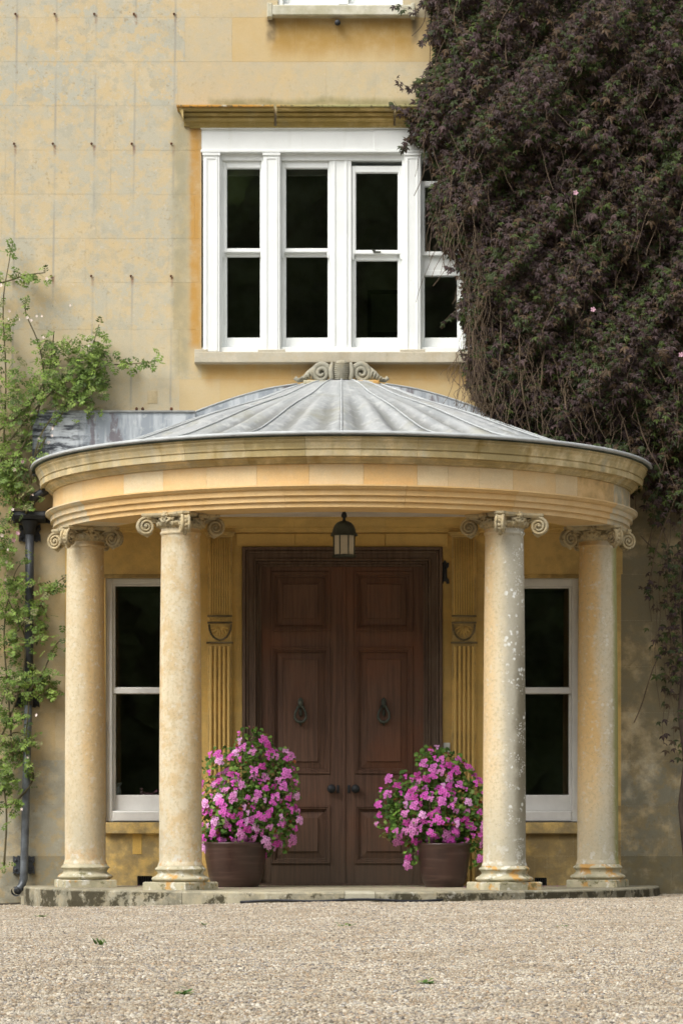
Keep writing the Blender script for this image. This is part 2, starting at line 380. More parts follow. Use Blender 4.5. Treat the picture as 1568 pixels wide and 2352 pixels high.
def wood():
    t = NT('dark_oak'); tc = t.pos
    g1 = t.noise(10, 7, .65, sc3=(5, 1, .22)); g2 = t.noise(40, 5, .6, sc3=(4, 1, .12), off=3); n = t.noise(1.4, 4, .6, off=2)
    c = t.mix(t.ramp(g1, .3, .7), (.085, .045, .030), (.155, .085, .055))
    c = t.mix(t.mul(t.ramp(n, .45, .7), .6), c, (.19, .070, .032))
    c = t.mix(t.mul(t.ramp(g2, .55, .75), .6), c, (.035, .02, .014))
    z = t.xyz()[2]; c = t.mix(t.mul(t.ramp(t.add(z, t.mul(g1, .3)), .25, .85, 1, 0), .5), c, (.10, .085, .06))
    return t.fin(c, t.ramp(g1, .3, .7, .5, .68), t.bump(t.add(g1, g2), .0015, .7), spec=.3)
wood_m = wood()
def framewood():
    t = NT('worn_door_frame_oak'); g1 = t.noise(14, 7, .65, sc3=(4, 1, .2)); n = t.noise(2.2, 5, .6, off=8)
    c = t.mix(t.ramp(g1, .3, .7), (.075, .047, .033), (.15, .10, .07)); c = t.mix(t.mul(t.ramp(n, .5, .7), .6), c, (.16, .12, .085))
    return t.fin(c, .66, t.bump(g1, .002, .7), spec=.25)
frame_m = framewood()
iron_m = simple('black_iron', (.028, .030, .033), .55, .3, .4, .3, .002, 90)
pipe_m = simple('painted_iron_pipe', (.05, .055, .062), .45, .2, .4, .35, .002, 70)
bronze_m = simple('aged_bronze', (.075, .082, .065), .5, .6, .4, .4, .001, 90)
plaster_m = simple('ceiling_plaster', (.74, .68, .62), .9, var=.08, bump=.002, bs=20)
mortar_m = simple('lime_mortar', (.50, .44, .31), .95, var=.15, bump=.002)
dark_m = simple('dark_room', (.34, .33, .29), .9, var=.2)
soil_m = simple('damp_soil', (.045, .035, .022), .95, var=.4, bump=.01, bs=30)
stained_m = simple('soot_stained_stone', (.17, .135, .075), .9, var=.5, bump=.003)
rust_m = simple('rusty_iron', (.11, .045, .022), .85, var=.4, bump=.001)
wire_m = simple('weathered_wire', (.22, .21, .19), .6, .3, var=.2)
vent_m = simple('vent_iron', (.012, .012, .013), .7, var=.3)
cream_m = simple('milk_glass', (.62, .55, .42), .35, var=.1)
plate_m = simple('off_white_plastic', (.62, .62, .58), .4, var=.05)
cable_m = simple('black_rubber', (.012, .014, .02), .45, var=.2)
paper_m = simple('grey_print', (.14, .15, .13), .7, var=.2)
porcelain_m = simple('porcelain', (.30, .36, .40), .3, var=.3)
def pot_material():
    t = NT('glazed_brown_pot'); z = t.xyz()[2]; n = t.noise(5, 5, .6); r = t.noise(30, 3, .5, sc3=(.1, .1, 1.5))
    c = t.mix(t.ramp(n, .35, .65), (.036, .018, .015), (.055, .028, .022)); c = t.mix(t.mul(t.ramp(r, .5, .7), .35), c, (.12, .07, .055))
    return t.fin(c, .3, t.bump(r, .003, .6), spec=.5)
pot_m = pot_material()
def glass():
    t = NT('window_glass'); tr = t.n('ShaderNodeBsdfTransparent'); tr.inputs[0].default_value = (.93, .96, .94, 1)
    gl = t.n('ShaderNodeBsdfGlossy'); gl.inputs['Roughness'].default_value = .01; gl.inputs[0].default_value = (.9, .95, .92, 1)
    fr = t.n('ShaderNodeFresnel'); fr.inputs[0].default_value = 1.5; nb = t.bump(t.noise(2.5, 2, .5), .0015, .4)
    t.t.links.new(nb, gl.inputs['Normal'])
    mx = t.n('ShaderNodeMixShader'); t.t.links.new(fr.outputs[0], mx.inputs[0]); t.t.links.new(tr.outputs[0], mx.inputs[1]); t.t.links.new(gl.outputs[0], mx.inputs[2])
    t.t.links.new(mx.outputs[0], t.out.inputs[0]); return t.m
glass_m = glass()
def leaf_material(name, rough=.55, transl=.25):
    t = NT(name); a = t.n('ShaderNodeAttribute', attribute_name='Col')
    p = t.n('ShaderNodeBsdfPrincipled'); t.t.links.new(a.outputs[0], p.inputs['Base Color']); p.inputs['Roughness'].default_value = rough
    p.inputs['Specular IOR Level'].default_value = .35
    tl = t.n('ShaderNodeBsdfTranslucent'); t.t.links.new(a.outputs[0], tl.inputs[0])
    mx = t.n('ShaderNodeMixShader'); mx.inputs[0].default_value = transl
    t.t.links.new(p.outputs[0], mx.inputs[1]); t.t.links.new(tl.outputs[0], mx.inputs[2]); t.t.links.new(mx.outputs[0], t.out.inputs[0]); return t.m
leaf_m = leaf_material('leaf'); petal_m = leaf_material('petal', .6, .2)
stem_m = simple('tan_vine_stem', (.115, .08, .05), .85, var=.4)
rose_stem_m = simple('green_brown_stem', (.10, .085, .04), .8, var=.4)
def gravel_ground():
    t = NT('gravel_bed'); v = t.voro(75, 'Color'); d = t.voro(75); n = t.noise(1.2, 5, .6)
    sc = t.n('ShaderNodeSeparateColor'); t.t.links.new(v, sc.inputs[0])
    c = t.mix(sc.outputs[0], (.22, .18, .13), (.52, .46, .37)); c = t.mix(t.ramp(sc.outputs[1], .8, .85), c, (.15, .14, .14))
    c = t.mix(t.ramp(n, .4, .7, 0, .35), c, (.2, .16, .1))
    return t.fin(c, .9, t.bump(t.ramp(d, 0, .7, 1, 0), .01, 1), spec=.2)
ground_m = gravel_ground()
def pebble_material():
    t = NT('pebbles'); a = t.n('ShaderNodeAttribute', attribute_name='Col')
    n = t.noise(180, 3, .6)
    c = t.mix(t.ramp(n, .3, .7, 0, .3), a.outputs['Color'], (.25, .2, .15)); c = t.mix(t.ramp(t.noise(1.1, 5, .65), .35, .7, 0, .45), c, (.26, .20, .125)); c = t.mix(t.ramp(t.noise(5, 4, .6, off=5), .5, .7, 0, .35), c, (.62, .58, .48)); return t.fin(c, .8, t.bump(n, .001), spec=.3)
pebble_m = pebble_material()
#PART2
# ------------------------------------------------------------------ ground
def gz(x, y): return .013-.032*max(0.0, -x)*(1 if y > -6 else max(0, 1+(y+6)/6))+.006*sin(x*2.3+y*1.1)
def build_ground():
    xs = sorted(set([-400, -120, -40, -15]+[round(-8+.5*i, 2) for i in range(33)]+[15, 40, 120, 400]))
    ys = sorted(set([-500, -200, -90, -50]+[round(-30+1.0*i, 2) for i in range(31)]+[.5, 20, 300]))
    v = [(x, y, gz(x, y) if abs(x) < 8.1 and y > -31 else -.02) for y in ys for x in xs]; n = len(xs)
    f = [(j*n+i, j*n+i+1, (j+1)*n+i+1, (j+1)*n+i) for j in range(len(ys)-1) for i in range(n-1)]
    m = MB(); m.add(v, f); o = m.obj('ground', ground_m, origin=Vector((0, 0, 0)), kind='structure')
    return o
build_ground()
ICO = None
def ico():
    p = (1+5**.5)/2
    v = np.array([(-1,p,0),(1,p,0),(-1,-p,0),(1,-p,0),(0,-1,p),(0,1,p),(0,-1,-p),(0,1,-p),(p,0,-1),(p,0,1),(-p,0,-1),(-p,0,1)], float)
    v /= np.linalg.norm(v[0])
    f = np.array([(0,11,5),(0,5,1),(0,1,7),(0,7,10),(0,10,11),(1,5,9),(5,11,4),(11,10,2),(10,7,6),(7,1,8),(3,9,4),(3,4,2),(3,2,6),(3,6,8),(3,8,9),(4,9,5),(2,4,11),(6,2,10),(8,6,7),(9,8,1)])
    return v, f
def rotmats(n, tilt=.5):
    a = rng.uniform(0, 2*pi, n); bx = rng.normal(0, tilt, n); by = rng.normal(0, tilt, n)
    ca, sa = np.cos(a), np.sin(a); R = np.zeros((n, 3, 3))
    Rz = np.zeros((n,3,3)); Rz[:,0,0]=ca; Rz[:,0,1]=-sa; Rz[:,1,0]=sa; Rz[:,1,1]=ca; Rz[:,2,2]=1
    Rx = np.zeros((n,3,3)); Rx[:,0,0]=1; Rx[:,1,1]=np.cos(bx); Rx[:,1,2]=-np.sin(bx); Rx[:,2,1]=np.sin(bx); Rx[:,2,2]=np.cos(bx)
    Ry = np.zeros((n,3,3)); Ry[:,1,1]=1; Ry[:,0,0]=np.cos(by); Ry[:,0,2]=np.sin(by); Ry[:,2,0]=-np.sin(by); Ry[:,2,2]=np.cos(by)
    return Rx @ Ry @ Rz
PEB = np.array([(.50,.44,.35),(.58,.53,.44),(.42,.35,.26),(.63,.59,.52),(.36,.28,.19),(.22,.20,.18),(.46,.33,.22),(.30,.30,.31),(.68,.65,.60),(.12,.115,.12)])
PEB = PEB*np.array([.90, .88, .83])
PW = np.array([.20,.15,.14,.09,.11,.11,.07,.07,.05,.07])
def stones_mesh(name, size, n, mean):
    V0, F0 = ico(); R = rotmats(n, .35)
    r = mean*np.exp(rng.normal(0, .33, n)); sc = np.stack([r*rng.uniform(.9, 1.5, n), r*rng.uniform(.7, 1.1, n), r*rng.uniform(.45, .75, n)], 1)
    V = V0[None]*sc[:, None]*(1+rng.normal(0, .09, (n, 12, 1))); V = np.einsum('nij,nkj->nki', R, V)
    pos = np.stack([rng.uniform(-size/2, size/2, n), rng.uniform(-size/2, size/2, n), rng.uniform(0, .007, n)], 1)
    V = V+pos[:, None]; Fc = F0[None]+(np.arange(n)*12)[:, None, None]
    c = PEB[rng.choice(len(PEB), n, p=PW/PW.sum())]*rng.uniform(.62, 1.3, (n, 1)); c = np.repeat(c, 12, 0)
    return raw_mesh(name, V.reshape(-1, 3), Fc.reshape(-1, 3), c, pebble_m, True)
def build_gravel():
    T = .4; srcs = []
    for k in range(4):
        o = bpy.data.objects.new('gravel_patch', stones_mesh('gravel_patch', T+.03, 3200, .0046)); srcs.append(o)
    pts = []; rot = []; idx = []
    y = -17.6
    while y < .3:
        hw = .1103*(DW+y)+.9; x = -hw
        while x < hw:
            cx, cy = x+T/2, y+T/2
            if not (cx*cx+cy*cy < 2.3**2) and cy < 0.1:
                al = -math.atan((gz(cx+.1, cy)-gz(cx-.1, cy))/.2); kq = random.randrange(4)
                pts.append((cx, cy, gz(cx, cy)+.001)); rot.append((((0, al), (al, 0), (0, -al), (-al, 0))[kq])+(kq*pi/2,)); idx.append(random.randrange(4))
            x += T
        y += T
    me = bpy.data.meshes.new('gravel'); me.from_pydata(pts, [], [])
    a = me.attributes.new('rot', 'FLOAT_VECTOR', 'POINT'); a.data.foreach_set('vector', np.array(rot, dtype=np.float32).ravel())
    b = me.attributes.new('pick', 'INT', 'POINT'); b.data.foreach_set('value', np.array(idx, dtype=np.int32))
    o = bpy.data.objects.new('gravel', me); COL.objects.link(o); o['kind'] = 'stuff'; tag(o, 'pale buff pea gravel of mixed pebbles in front of the step', 'gravel')
    g = bpy.data.node_groups.new('gravel_scatter', 'GeometryNodeTree')
    g.interface.new_socket('Geometry', in_out='INPUT', socket_type='NodeSocketGeometry'); g.interface.new_socket('Geometry', in_out='OUTPUT', socket_type='NodeSocketGeometry')
    gi = g.nodes.new('NodeGroupInput'); go = g.nodes.new('NodeGroupOutput'); iop = g.nodes.new('GeometryNodeInstanceOnPoints')
    gti = g.nodes.new('GeometryNodeGeometryToInstance')
    for q in reversed(srcs):
        oi = g.nodes.new('GeometryNodeObjectInfo'); oi.inputs['Object'].default_value = q; g.links.new(oi.outputs['Geometry'], gti.inputs[0])
    na = g.nodes.new('GeometryNodeInputNamedAttribute'); na.data_type = 'FLOAT_VECTOR'; na.inputs[0].default_value = 'rot'
    nb = g.nodes.new('GeometryNodeInputNamedAttribute'); nb.data_type = 'INT'; nb.inputs[0].default_value = 'pick'
    iop.inputs['Pick Instance'].default_value = True
    g.links.new(gi.outputs[0], iop.inputs['Points']); g.links.new(gti.outputs[0], iop.inputs['Instance'])
    g.links.new(nb.outputs['Attribute'], iop.inputs['Instance Index']); g.links.new(na.outputs['Attribute'], iop.inputs['Rotation'])
    g.links.new(iop.outputs[0], go.inputs[0])
    md = o.modifiers.new('scatter', 'NODES'); md.node_group = g
build_gravel()

# ------------------------------------------------------------------ house wall
house = thing('house', 'old country house front of honey coloured ashlar with white sash windows and portico', 'building', (0, .3, 0))
HOLES = [(463, 1098, 292, 808), (638, 925, -400, 16), (243, 458, 1328, 1889), (1112, 1328, 1328, 1889), (556, 1016, 1256, 2100),
         (316, 350, 2012, 2036), (1227, 1255, 2016, 2036)]
def subtract(rects, h):
    out = []
    for (a, b, c, d) in rects:
        x0, x1, y0, y1 = h
        if b <= x0 or a >= x1 or d <= y0 or c >= y1: out.append((a, b, c, d)); continue
        if a < x0: out.append((a, x0, c, d))
        if b > x1: out.append((x1, b, c, d))
        aa, bb = max(a, x0), min(b, x1)
        if c < y0: out.append((aa, bb, c, y0))
        if d > y1: out.append((aa, bb, y1, d))
    return out
def carve(r):
    rs = [r]
    for h in HOLES: rs = subtract(rs, h)
    return rs
courses = [-368, -265, -164, -62, 40, 142, 243, 345, 446, 548, 649, 757, 871, 949, 1045, 1131, 1224, 1319, 1425, 1531, 1637, 1746, 1851, 1966, 2120]
FIX = {40: [200, 425, 533, 680, 774, 905], 142: [30, 208, 408, 749, 862, 1010], 649: [118, 246, 400], 757: [96, 190, 410], 871: [160, 344, 412, 505, 690, 940], 1224: [62, 130, 260], 1966: [-120, 150, 470]}
def block_color(x, y):
    r = random.uniform(-.2, .2); R, G, B = .35, .5, 0
    if y < 250 and x > 400: R, G = .38, .45
    if y < 250 and x <= 400: R, G = (.26, .95) if not 142 < y < 243 else (.02, 1)
    if 40 < y < 142 and x > 520: R, G = .72, .12
    if x <= 430 and 250 <= y < 871: R, G = .3+.1*random.random(), .8
    if y >= 757 and x < 430: R, G = .3, .45
    if 838 < y < 960 and 440 < x < 1100: R, G = .75, .1
    if x < 300 and y > 940: R, G, B = .55, .35, .2
    if x < 300 and y > 1740: R, G, B = .3, .9, .3
    if x < 300 and y > 1960: R, G, B = .2, 1, .55
    if x > 1340 and y > 1000: R, G, B = .6, .6, .70  # right-hand blocks, here and below: creeper shade painted into the colour along with dirt
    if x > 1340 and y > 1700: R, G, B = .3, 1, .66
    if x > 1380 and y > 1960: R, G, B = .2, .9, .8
    return (min(1, max(0, R+r)), G, B, 1)
for ci in range(len(courses)-1):
    y0, y1 = courses[ci], courses[ci+1]; xs = list(FIX.get(y0, []))
    lo, hi = -760, 2330
    if not xs: xs = [random.uniform(-80, 60)]
    while xs[0] > lo: xs.insert(0, xs[0]-random.uniform(150, 270))
    while xs[-1] < hi: xs.append(xs[-1]+random.uniform(150, 270))
    for i in range(len(xs)-1):
        cuts = [xs[i]]+[q for q in (150, 1425) if y0 >= 1131 and xs[i]+6 < q < xs[i+1]-6]+[xs[i+1]]
        for (a, b, c, d) in [w for q in range(len(cuts)-1) for w in carve((cuts[q], cuts[q+1], y0, y1))]:
            if b-a < 6 or d-c < 6: continue
            cx, cy = (a+b)/2, (c+d)/2
            covered = 150 < cx < 1425 and cy > 1160
            g = .0004; m = MB(); pr = random.uniform(-.0005, .0005)
            m.box(X_(a)+g, X_(b)-g, pr, .10, Z_(d)+g, Z_(c)-g, .0007)
            if covered:
                c4 = (min(1, max(0, .5+random.uniform(-.2, .2))), .25 if cy < 1800 else .75, .1 if cy < 1800 else .3, 1)
                if cx > 1110: c4 = (c4[0], c4[1], c4[2]+.15, 1)
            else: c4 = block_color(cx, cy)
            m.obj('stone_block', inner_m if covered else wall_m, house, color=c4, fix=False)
mc = MB()
for (a, b, c, d) in carve((-760, 2330, -368, 2120)): mc.box(X_(a), X_(b), .0018, .3, Z_(d), Z_(c))
mc.obj('mortar', mortar_m, house)
# rooms behind the windows
def room(x0, x1, y0, y1, dep):
    a, b, c, d = X_(x0), X_(x1), Z_(y1), Z_(y0); m = MB()
    v = [(x, y, z) for x in (a, b) for y in (.302, dep) for z in (c, d)]
    m.add(v, [(0,1,3,2),(4,6,7,5),(2,3,7,6),(0,2,6,4),(1,5,7,3)]); return m.obj('room', dark_m, house, fix=False)
room(430, 1130, 190, 860, 3.2); room(600, 960, -420, 60, 3); room(200, 520, 1290, 1930, 3.4); room(1060, 1360, 1290, 1930, 3.4)
room(300, 360, 2008, 2040, .8); room(1220, 1262, 2008, 2040, .8)
hb = MB(); hb.box(X_(-760), X_(2330), 3.6, 9, -.2, 8.4); hb.box(X_(-760), X_(-755), .3, 3.6, -.2, 8.4); hb.box(X_(2325), X_(2330), .3, 3.6, -.2, 8.4); hb.box(X_(-760), X_(2330), .3, 3.6, 8.3, 8.6)
hb.obj('back_wall', mortar_m, house)

def bar(m, x0, x1, y0, y1, Yf, Yb, ch=0.0): m.box(X_(x0), X_(x1), Yf, Yb, Z_(y1), Z_(y0), ch)
def sash(parent, o, g, Y, mat=white_m):
    """o: outer rect x0,x1,y0,y1; g: glass rect"""
    m = MB(); c = .004
    bar(m, o[0], g[0], o[2], o[3], Y, Y+.04, c); bar(m, g[1], o[1], o[2], o[3], Y, Y+.04, c)
    bar(m, g[0], g[1], o[2], g[2], Y, Y+.04, c); bar(m, g[0], g[1], g[3], o[3], Y, Y+.04, c)
    # putty bevels
    for (a, b, cc, d) in ((g[0], g[0]+1.6, g[2], g[3]), (g[1]-1.6, g[1], g[2], g[3])): bar(m, a, b, cc, d, Y+.012, Y+.03)
    for (a, b, cc, d) in ((g[0], g[1], g[2], g[2]+1.6), (g[0], g[1], g[3]-1.6, g[3])): bar(m, a, b, cc, d, Y+.0125, Y+.03)
    s_ = m.obj('sash', mat, parent)
    p = MB(); bar(p, g[0]-1, g[1]+1, g[2]-1, g[3]+1, Y+.02, Y+.024); p.obj('pane', glass_m, parent)
    return s_
# ---- upper window
uf = MB()
bar(uf, 463, 1098, 296, 350, .0, .25, .003); bar(uf, 461, 1098, 292, 297, -.03, .2, .004)
bar(uf, 461.5, 1098, 345, 351, -.022, .05, .004); bar(uf, 463, 1098, 351, 366, .035, .25, .003)
upper = uf.obj('window', white_m, house, label='wide white four light sash window above the portico roof')
fm = MB(); bar(fm, 463, 1098, 797, 808, .02, .28, .003); fm.obj('bottom_board', white_m, upper)
fm = MB(); bar(fm, 858, 1096, 298, 344, -.006, .0005, .002); fm.obj('fascia_board', white_m, upper)
for (a, b) in ((467, 505), (605, 643), (928, 965), (1061, 1097)):
    m = MB(); bar(m, a, b, 351.5, 808, -.012, .2, .003)
    bar(m, a+5, a+9, 362, 806, -.018, -.01, .002); bar(m, b-9, b-5, 362, 806, -.018, -.01, .002); bar(m, a+9, b-9, 362, 366, -.018, -.01, .002)
    bar(m, a-1.5, b+1.5, 352, 358, -.024, -.011, .002); m.obj('pilaster', white_m, upper)
m = MB(); bar(m, 756, 807, 366, 797, .045, .2, .004); bar(m, 766, 770, 366, 797, .037, .05, .002); bar(m, 793, 797, 366, 797, .037, .05, .002); m.obj('mullion', white_m, upper)
for (a, b) in ((505, 510), (600, 606), (642, 646), (923, 929), (964.5, 968), (1057, 1062)):
    m = MB(); bar(m, a, b, 366, 797, .03, .2); m.obj('jamb', white_m, upper)
L = [(509, 603, 519, 598, 366, 382, 568, 583, 772), (646, 756, 655, 754, 366, 382, 568, 583, 772), (807, 924, 816, 915, 377, 392, 572, 592, 772)]
for (o0, o1, g0, g1, top, gt, r0, r1, gb) in L:
    sash(upper, (o0, o1, top, r0+8), (g0, g1, gt, r0), .065)
    sash(upper, (o0, o1, r0+5, 797), (g0, g1, r1, gb), .107)
    m = MB()
    for xx in (o0+3, o1-3):
        m.poly_y([(X_(xx-3), Z_(r0+8)), (X_(xx+3), Z_(r0+8)), (X_(xx+1.5), Z_(r0+20)), (X_(xx-1.5), Z_(r0+20))], .068, .1)
    m.obj('sash_horn', white_m, upper)
sash(upper, (966, 1059, 412, 583), (974, 1052, 424, 575), .065); sash(upper, (966, 1059, 572, 797), (974, 1052, 628, 772), .107)
m = MB(); bar(m, 968, 1058, 616, 628, .10, .15, .003); m.obj('glazing_bar', white_m, upper)
m = MB(); bar(m, 855, 862, 570, 573, .05, .07); bar(m, 857, 874, 574.5, 577, .045, .07); m.obj('sash_catch', bronze_m, upper)
m = MB(); bar(m, 512, 600, 376, 394, .17, .18); bar(m, 648, 752, 376, 394, .17, .18); m.obj('blind', simple('grey_blind', (.2, .19, .17), .9), upper)
us = MB(); bar(us, 448, 1110, 812, 837, -.10, .3, .006); bar(us, 448, 478, 806, 812.5, -.09, .01, .004); bar(us, 593, 655, 806.5, 812.5, -.09, .01, .004); bar(us, 918, 975, 806, 812.5, -.09, .01, .004)
us.obj('window_sill', sill_m, house, color=(.2, .4, .08, 1), label='pale stone sill of the upper window')
for (a, b) in ((412, 632), (636, 905), (908, 1168)):
    m = MB(); x0, x1 = X_(a), X_(b-2.5); z = Z_
    prof = [(.1, z(291.4)), (-.03, z(291.4)), (-.04, z(284)), (-.075, z(281)), (-.075, z(276)), (-.068, z(275)), (-.068, z(272)), (-.10, z(271)), (-.105, z(266)), (-.092, z(265)), (-.092, z(263)), (-.15, z(262)), (-.16, z(260.5)), (-.16, z(257)), (.1, z(257))]
    m.extrude_x(prof, x0+(.04 if a == 412 else 0), x1)
    if a == 412:   # mitred return
        m.poly_y([(x0, z(252)), (x0+.042, z(251)), (x0+.042, z(283)), (x0+.028, z(275)), (x0+.014, z(262)), (x0, z(259))], -.163, .0)
    m.obj('window_cornice', corn_m, house, color=(.9, .2, .75, 1))
    m = MB(); m.extrude_x([(.1, z(257)+.0006), (-.172, z(257)+.0006), (-.182, z(256)), (-.182, z(253)), (-.17, z(251.5)), (.1, z(248))], x0-.012 if a == 412 else x0, x1); m.obj('cornice_slab', lichen_m, house)
m = MB(); bar(m, 436, 1120, 291.5, 295.5, -.035, .02); m.obj('drip_course', corn_m, house, color=(.3, .4, .9, 1))
# ---- top window
tf = MB(); bar(tf, 638, 650, -400, 16, .02, .2, .004); bar(tf, 913, 925, -400, 16, .02, .2, .004); bar(tf, 775, 800, -400, 16, .03, .2, .004); bar(tf, 650, 913, 7, 16, .03, .2, .003); bar(tf, 650, 913, -400, -380, .03, .2)
topw = tf.obj('window', white_m, house, label='white sash window cut off by the top edge')
sash(topw, (650, 775, -200, 7), (662, 763, -190, -12), .09); sash(topw, (800, 913, -200, 7), (812, 901, -190, -12), .09)
sash(topw, (650, 775, -380, -195), (662, 763, -370, -205), .05); sash(topw, (800, 913, -380, -195), (812, 901, -370, -205), .05)
mossy_sill_m = stone('painted_mossy_sill', (.70,.69,.62), (.62,.58,.42), (.52,.52,.45), (.30,.25,.06), streak=.25)
m = MB(); bar(m, 617, 950, 18, 42, -.10, .25, .008); bar(m, 614, 626, 14, 46, -.105, .0, .006); bar(m, 943, 952, 14, 46, -.105, .0, .006)
m.obj('window_sill', mossy_sill_m, house, color=(.4, .5, .35, 1), label='mossy white painted sill at the very top')
m = MB(); m.tube([P(775, 52, .05), P(775, 52, -.09)], .024, 14); m.obj('overflow_pipe', iron_m, house)
m = MB(); m.tube([P(711, 852, .05), P(711, 852, -.05)], .012, 10); m.obj('overflow_pipe', iron_m, house)
# ---- ground floor windows
for (a, b, lab) in ((243, 458, 'tall pale grey sash window left of the door behind the columns'), (1112, 1328, 'tall pale grey sash window right of the door behind the columns')):
    gt = 1343 if a < 500 else 1348
    m = MB(); bar(m, a, a+14, 1328, 1888, .05, .22, .005); bar(m, b-14, b, 1328, 1888, .05, .22, .005); bar(m, a+14, b-14, 1328, gt-3, .05, .22, .005)
    bar(m, a+14, b-14, 1862, 1888, .04, .22, .012)
    w = m.obj('window', grey_white_m, house, label=lab)
    sash(w, (a+14, b-14, gt-3, 1592), (a+19, b-19, gt, 1579), .075, grey_white_m)
    sash(w, (a+14, b-14, 1584, 1862), (a+19, b-19, 1591, 1827), .118, grey_white_m)
    m = MB(); bar(m, a-4, b+6, 1889, 1915, -.055, .25, .006); m.obj('window_sill', inner_m, house, color=(.4, .8, .3, 1))
    m = MB(); bar(m, a-3, b+3, 1319, 1327.5, -.006, .03, .002); m.obj('lintel_lip', inner_m, house, color=(.5, .3, .6, 1))
for (x0, x1, y0, y1) in ((316, 350, 2012, 2036), (1227, 1255, 2016, 2036)):
    m = MB(); bar(m, x0, x1, y0, y0+3, .01, .05); bar(m, x0, x0+3, y0+3, y1, .01, .05); bar(m, x1-3, x1, y0+3, y1, .01, .05)
    for k in range(5): bar(m, x0+5+k*5.2, x0+7+k*5.2, y0+3, y1, .02, .04)
    m.obj('air_vent', vent_m, house)
# repair patch and little plug stones
m = MB(); bar(m, 305, 326, 1915, 1962, -.004, .02, .002); m.obj('repair_patch', inner_m, house, color=(.8, .0, .0, 1))
m = MB(); bar(m, 339, 362, 898, 927, -.003, .02, .002); m.obj('repair_patch', wall_m, house, color=(.6, .2, .3, 1))

# ---- inner entablature on the wall under the portico ceiling
m = MB(); zt = 3.114
prof = [(.02, zt), (-.10, zt), (-.10, zt-.018), (-.085, zt-.03), (-.06, zt-.07), (-.05, zt-.075), (-.05, Z_(1214)), (-.04, Z_(1216)), (-.035, Z_(1222)), (-.02, Z_(1223.5)), (.02, Z_(1223.5))]
bounds = [186, 433, 676, 884, 1130, 1386]
for a, b in zip(bounds[:-1], bounds[1:]):
    m = MB(); m.extrude_x(prof, X_(a)+.0008, X_(b)-.0008); m.obj('wall_entablature', inner_m, house, color=(random.uniform(.35, .65), .2, .15, 1))
for a, b in ((543, 676), (677, 884), (885, 1028)):
    m = MB(); bar(m, a, b, 1226, 1256, -.015, .02, .003); m.obj('wall_entablature', inner_m, house, color=(random.uniform(.4, .7), .15, .1, 1))
# ---- pilasters by the door
def pilaster(x0, x1):
    y0 = 1235; m = MB(); bar(m, x0, x1, y0, 2034, -.045, .02, .003)
    p = m.obj('pilaster', inner_m, house, color=(.5, .5, .2, 1))
    m = MB(); bar(m, x0-9, x1+9, 1223.8, 1227, -.095, .02, .003); bar(m, x0-6, x1+6, 1227, 1231, -.08, .02, .003); bar(m, x0-2, x1+2, 1231, 1235, -.06, .02, .003); m.obj('capital', inner_m, p, color=(.3, .5, .2, 1))
    w = (x1-x0-6)/9
    for k in range(9):
        cx = x0+3+(k+.5)*w; m = MB(); m.tube([P(cx, y0+1, -.052), P(cx, 1413, -.052)], .36*w/279.1, 8); m.obj('reed', inner_m, p, color=(.5, .1, .1, 1))
    for (a, b) in ((1414, 1418), (1429, 1433), (1475, 1479)):
        m = MB(); bar(m, x0-(3 if a == 1475 else 1), x1+(3 if a == 1475 else 1), a, b, -.062, -.03, .003); m.obj('band', stained_m, p)
    for k in range(7): m = MB(); m.ball(P(x0+5+k*(x1-x0-10)/6, 1423, -.047), .010, 6, (.5, .8, 1.3)); m.obj('bead', inner_m, p, color=(.5, .2, .2, 1))
    cx = (x0+x1)/2
    for k in range(7):
        a = radians(200+k*140/6); L_ = 27
        m = MB(); m.tube([P(cx+4*cos(a), 1436-4*sin(a), -.05), P(cx+14*cos(a), 1436-16*sin(a), -.062), P(cx+21*cos(a), 1436-L_*sin(a), -.048)], [.004, .011, .003], 6); m.obj('shell_ray', inner_m, p, color=(.6, .2, .2, 1))
    m = MB(); m.tube([P(cx+25*cos(radians(180+k*18)), 1436-34*sin(radians(180+k*18)), -.05) for k in range(11)], .0085, 6)
    for k in range(11): m.ball(P(cx+25*cos(radians(180+k*18)), 1436-34*sin(radians(180+k*18)), -.056), .0095, 5)
    m.obj('shell_rim', stained_m, p)
    w = (x1-x0-4)/5
    for k in range(5):
        cx = x0+2+(k+.5)*w; m = MB(); bar(m, cx-w*.30, cx+w*.30, 1485, 2028, -.074, -.04, .008); m.obj('fillet', inner_m, p, color=(.5, .1, .05, 1))
    return p
pilaster(478, 533); pilaster(1037, 1092)
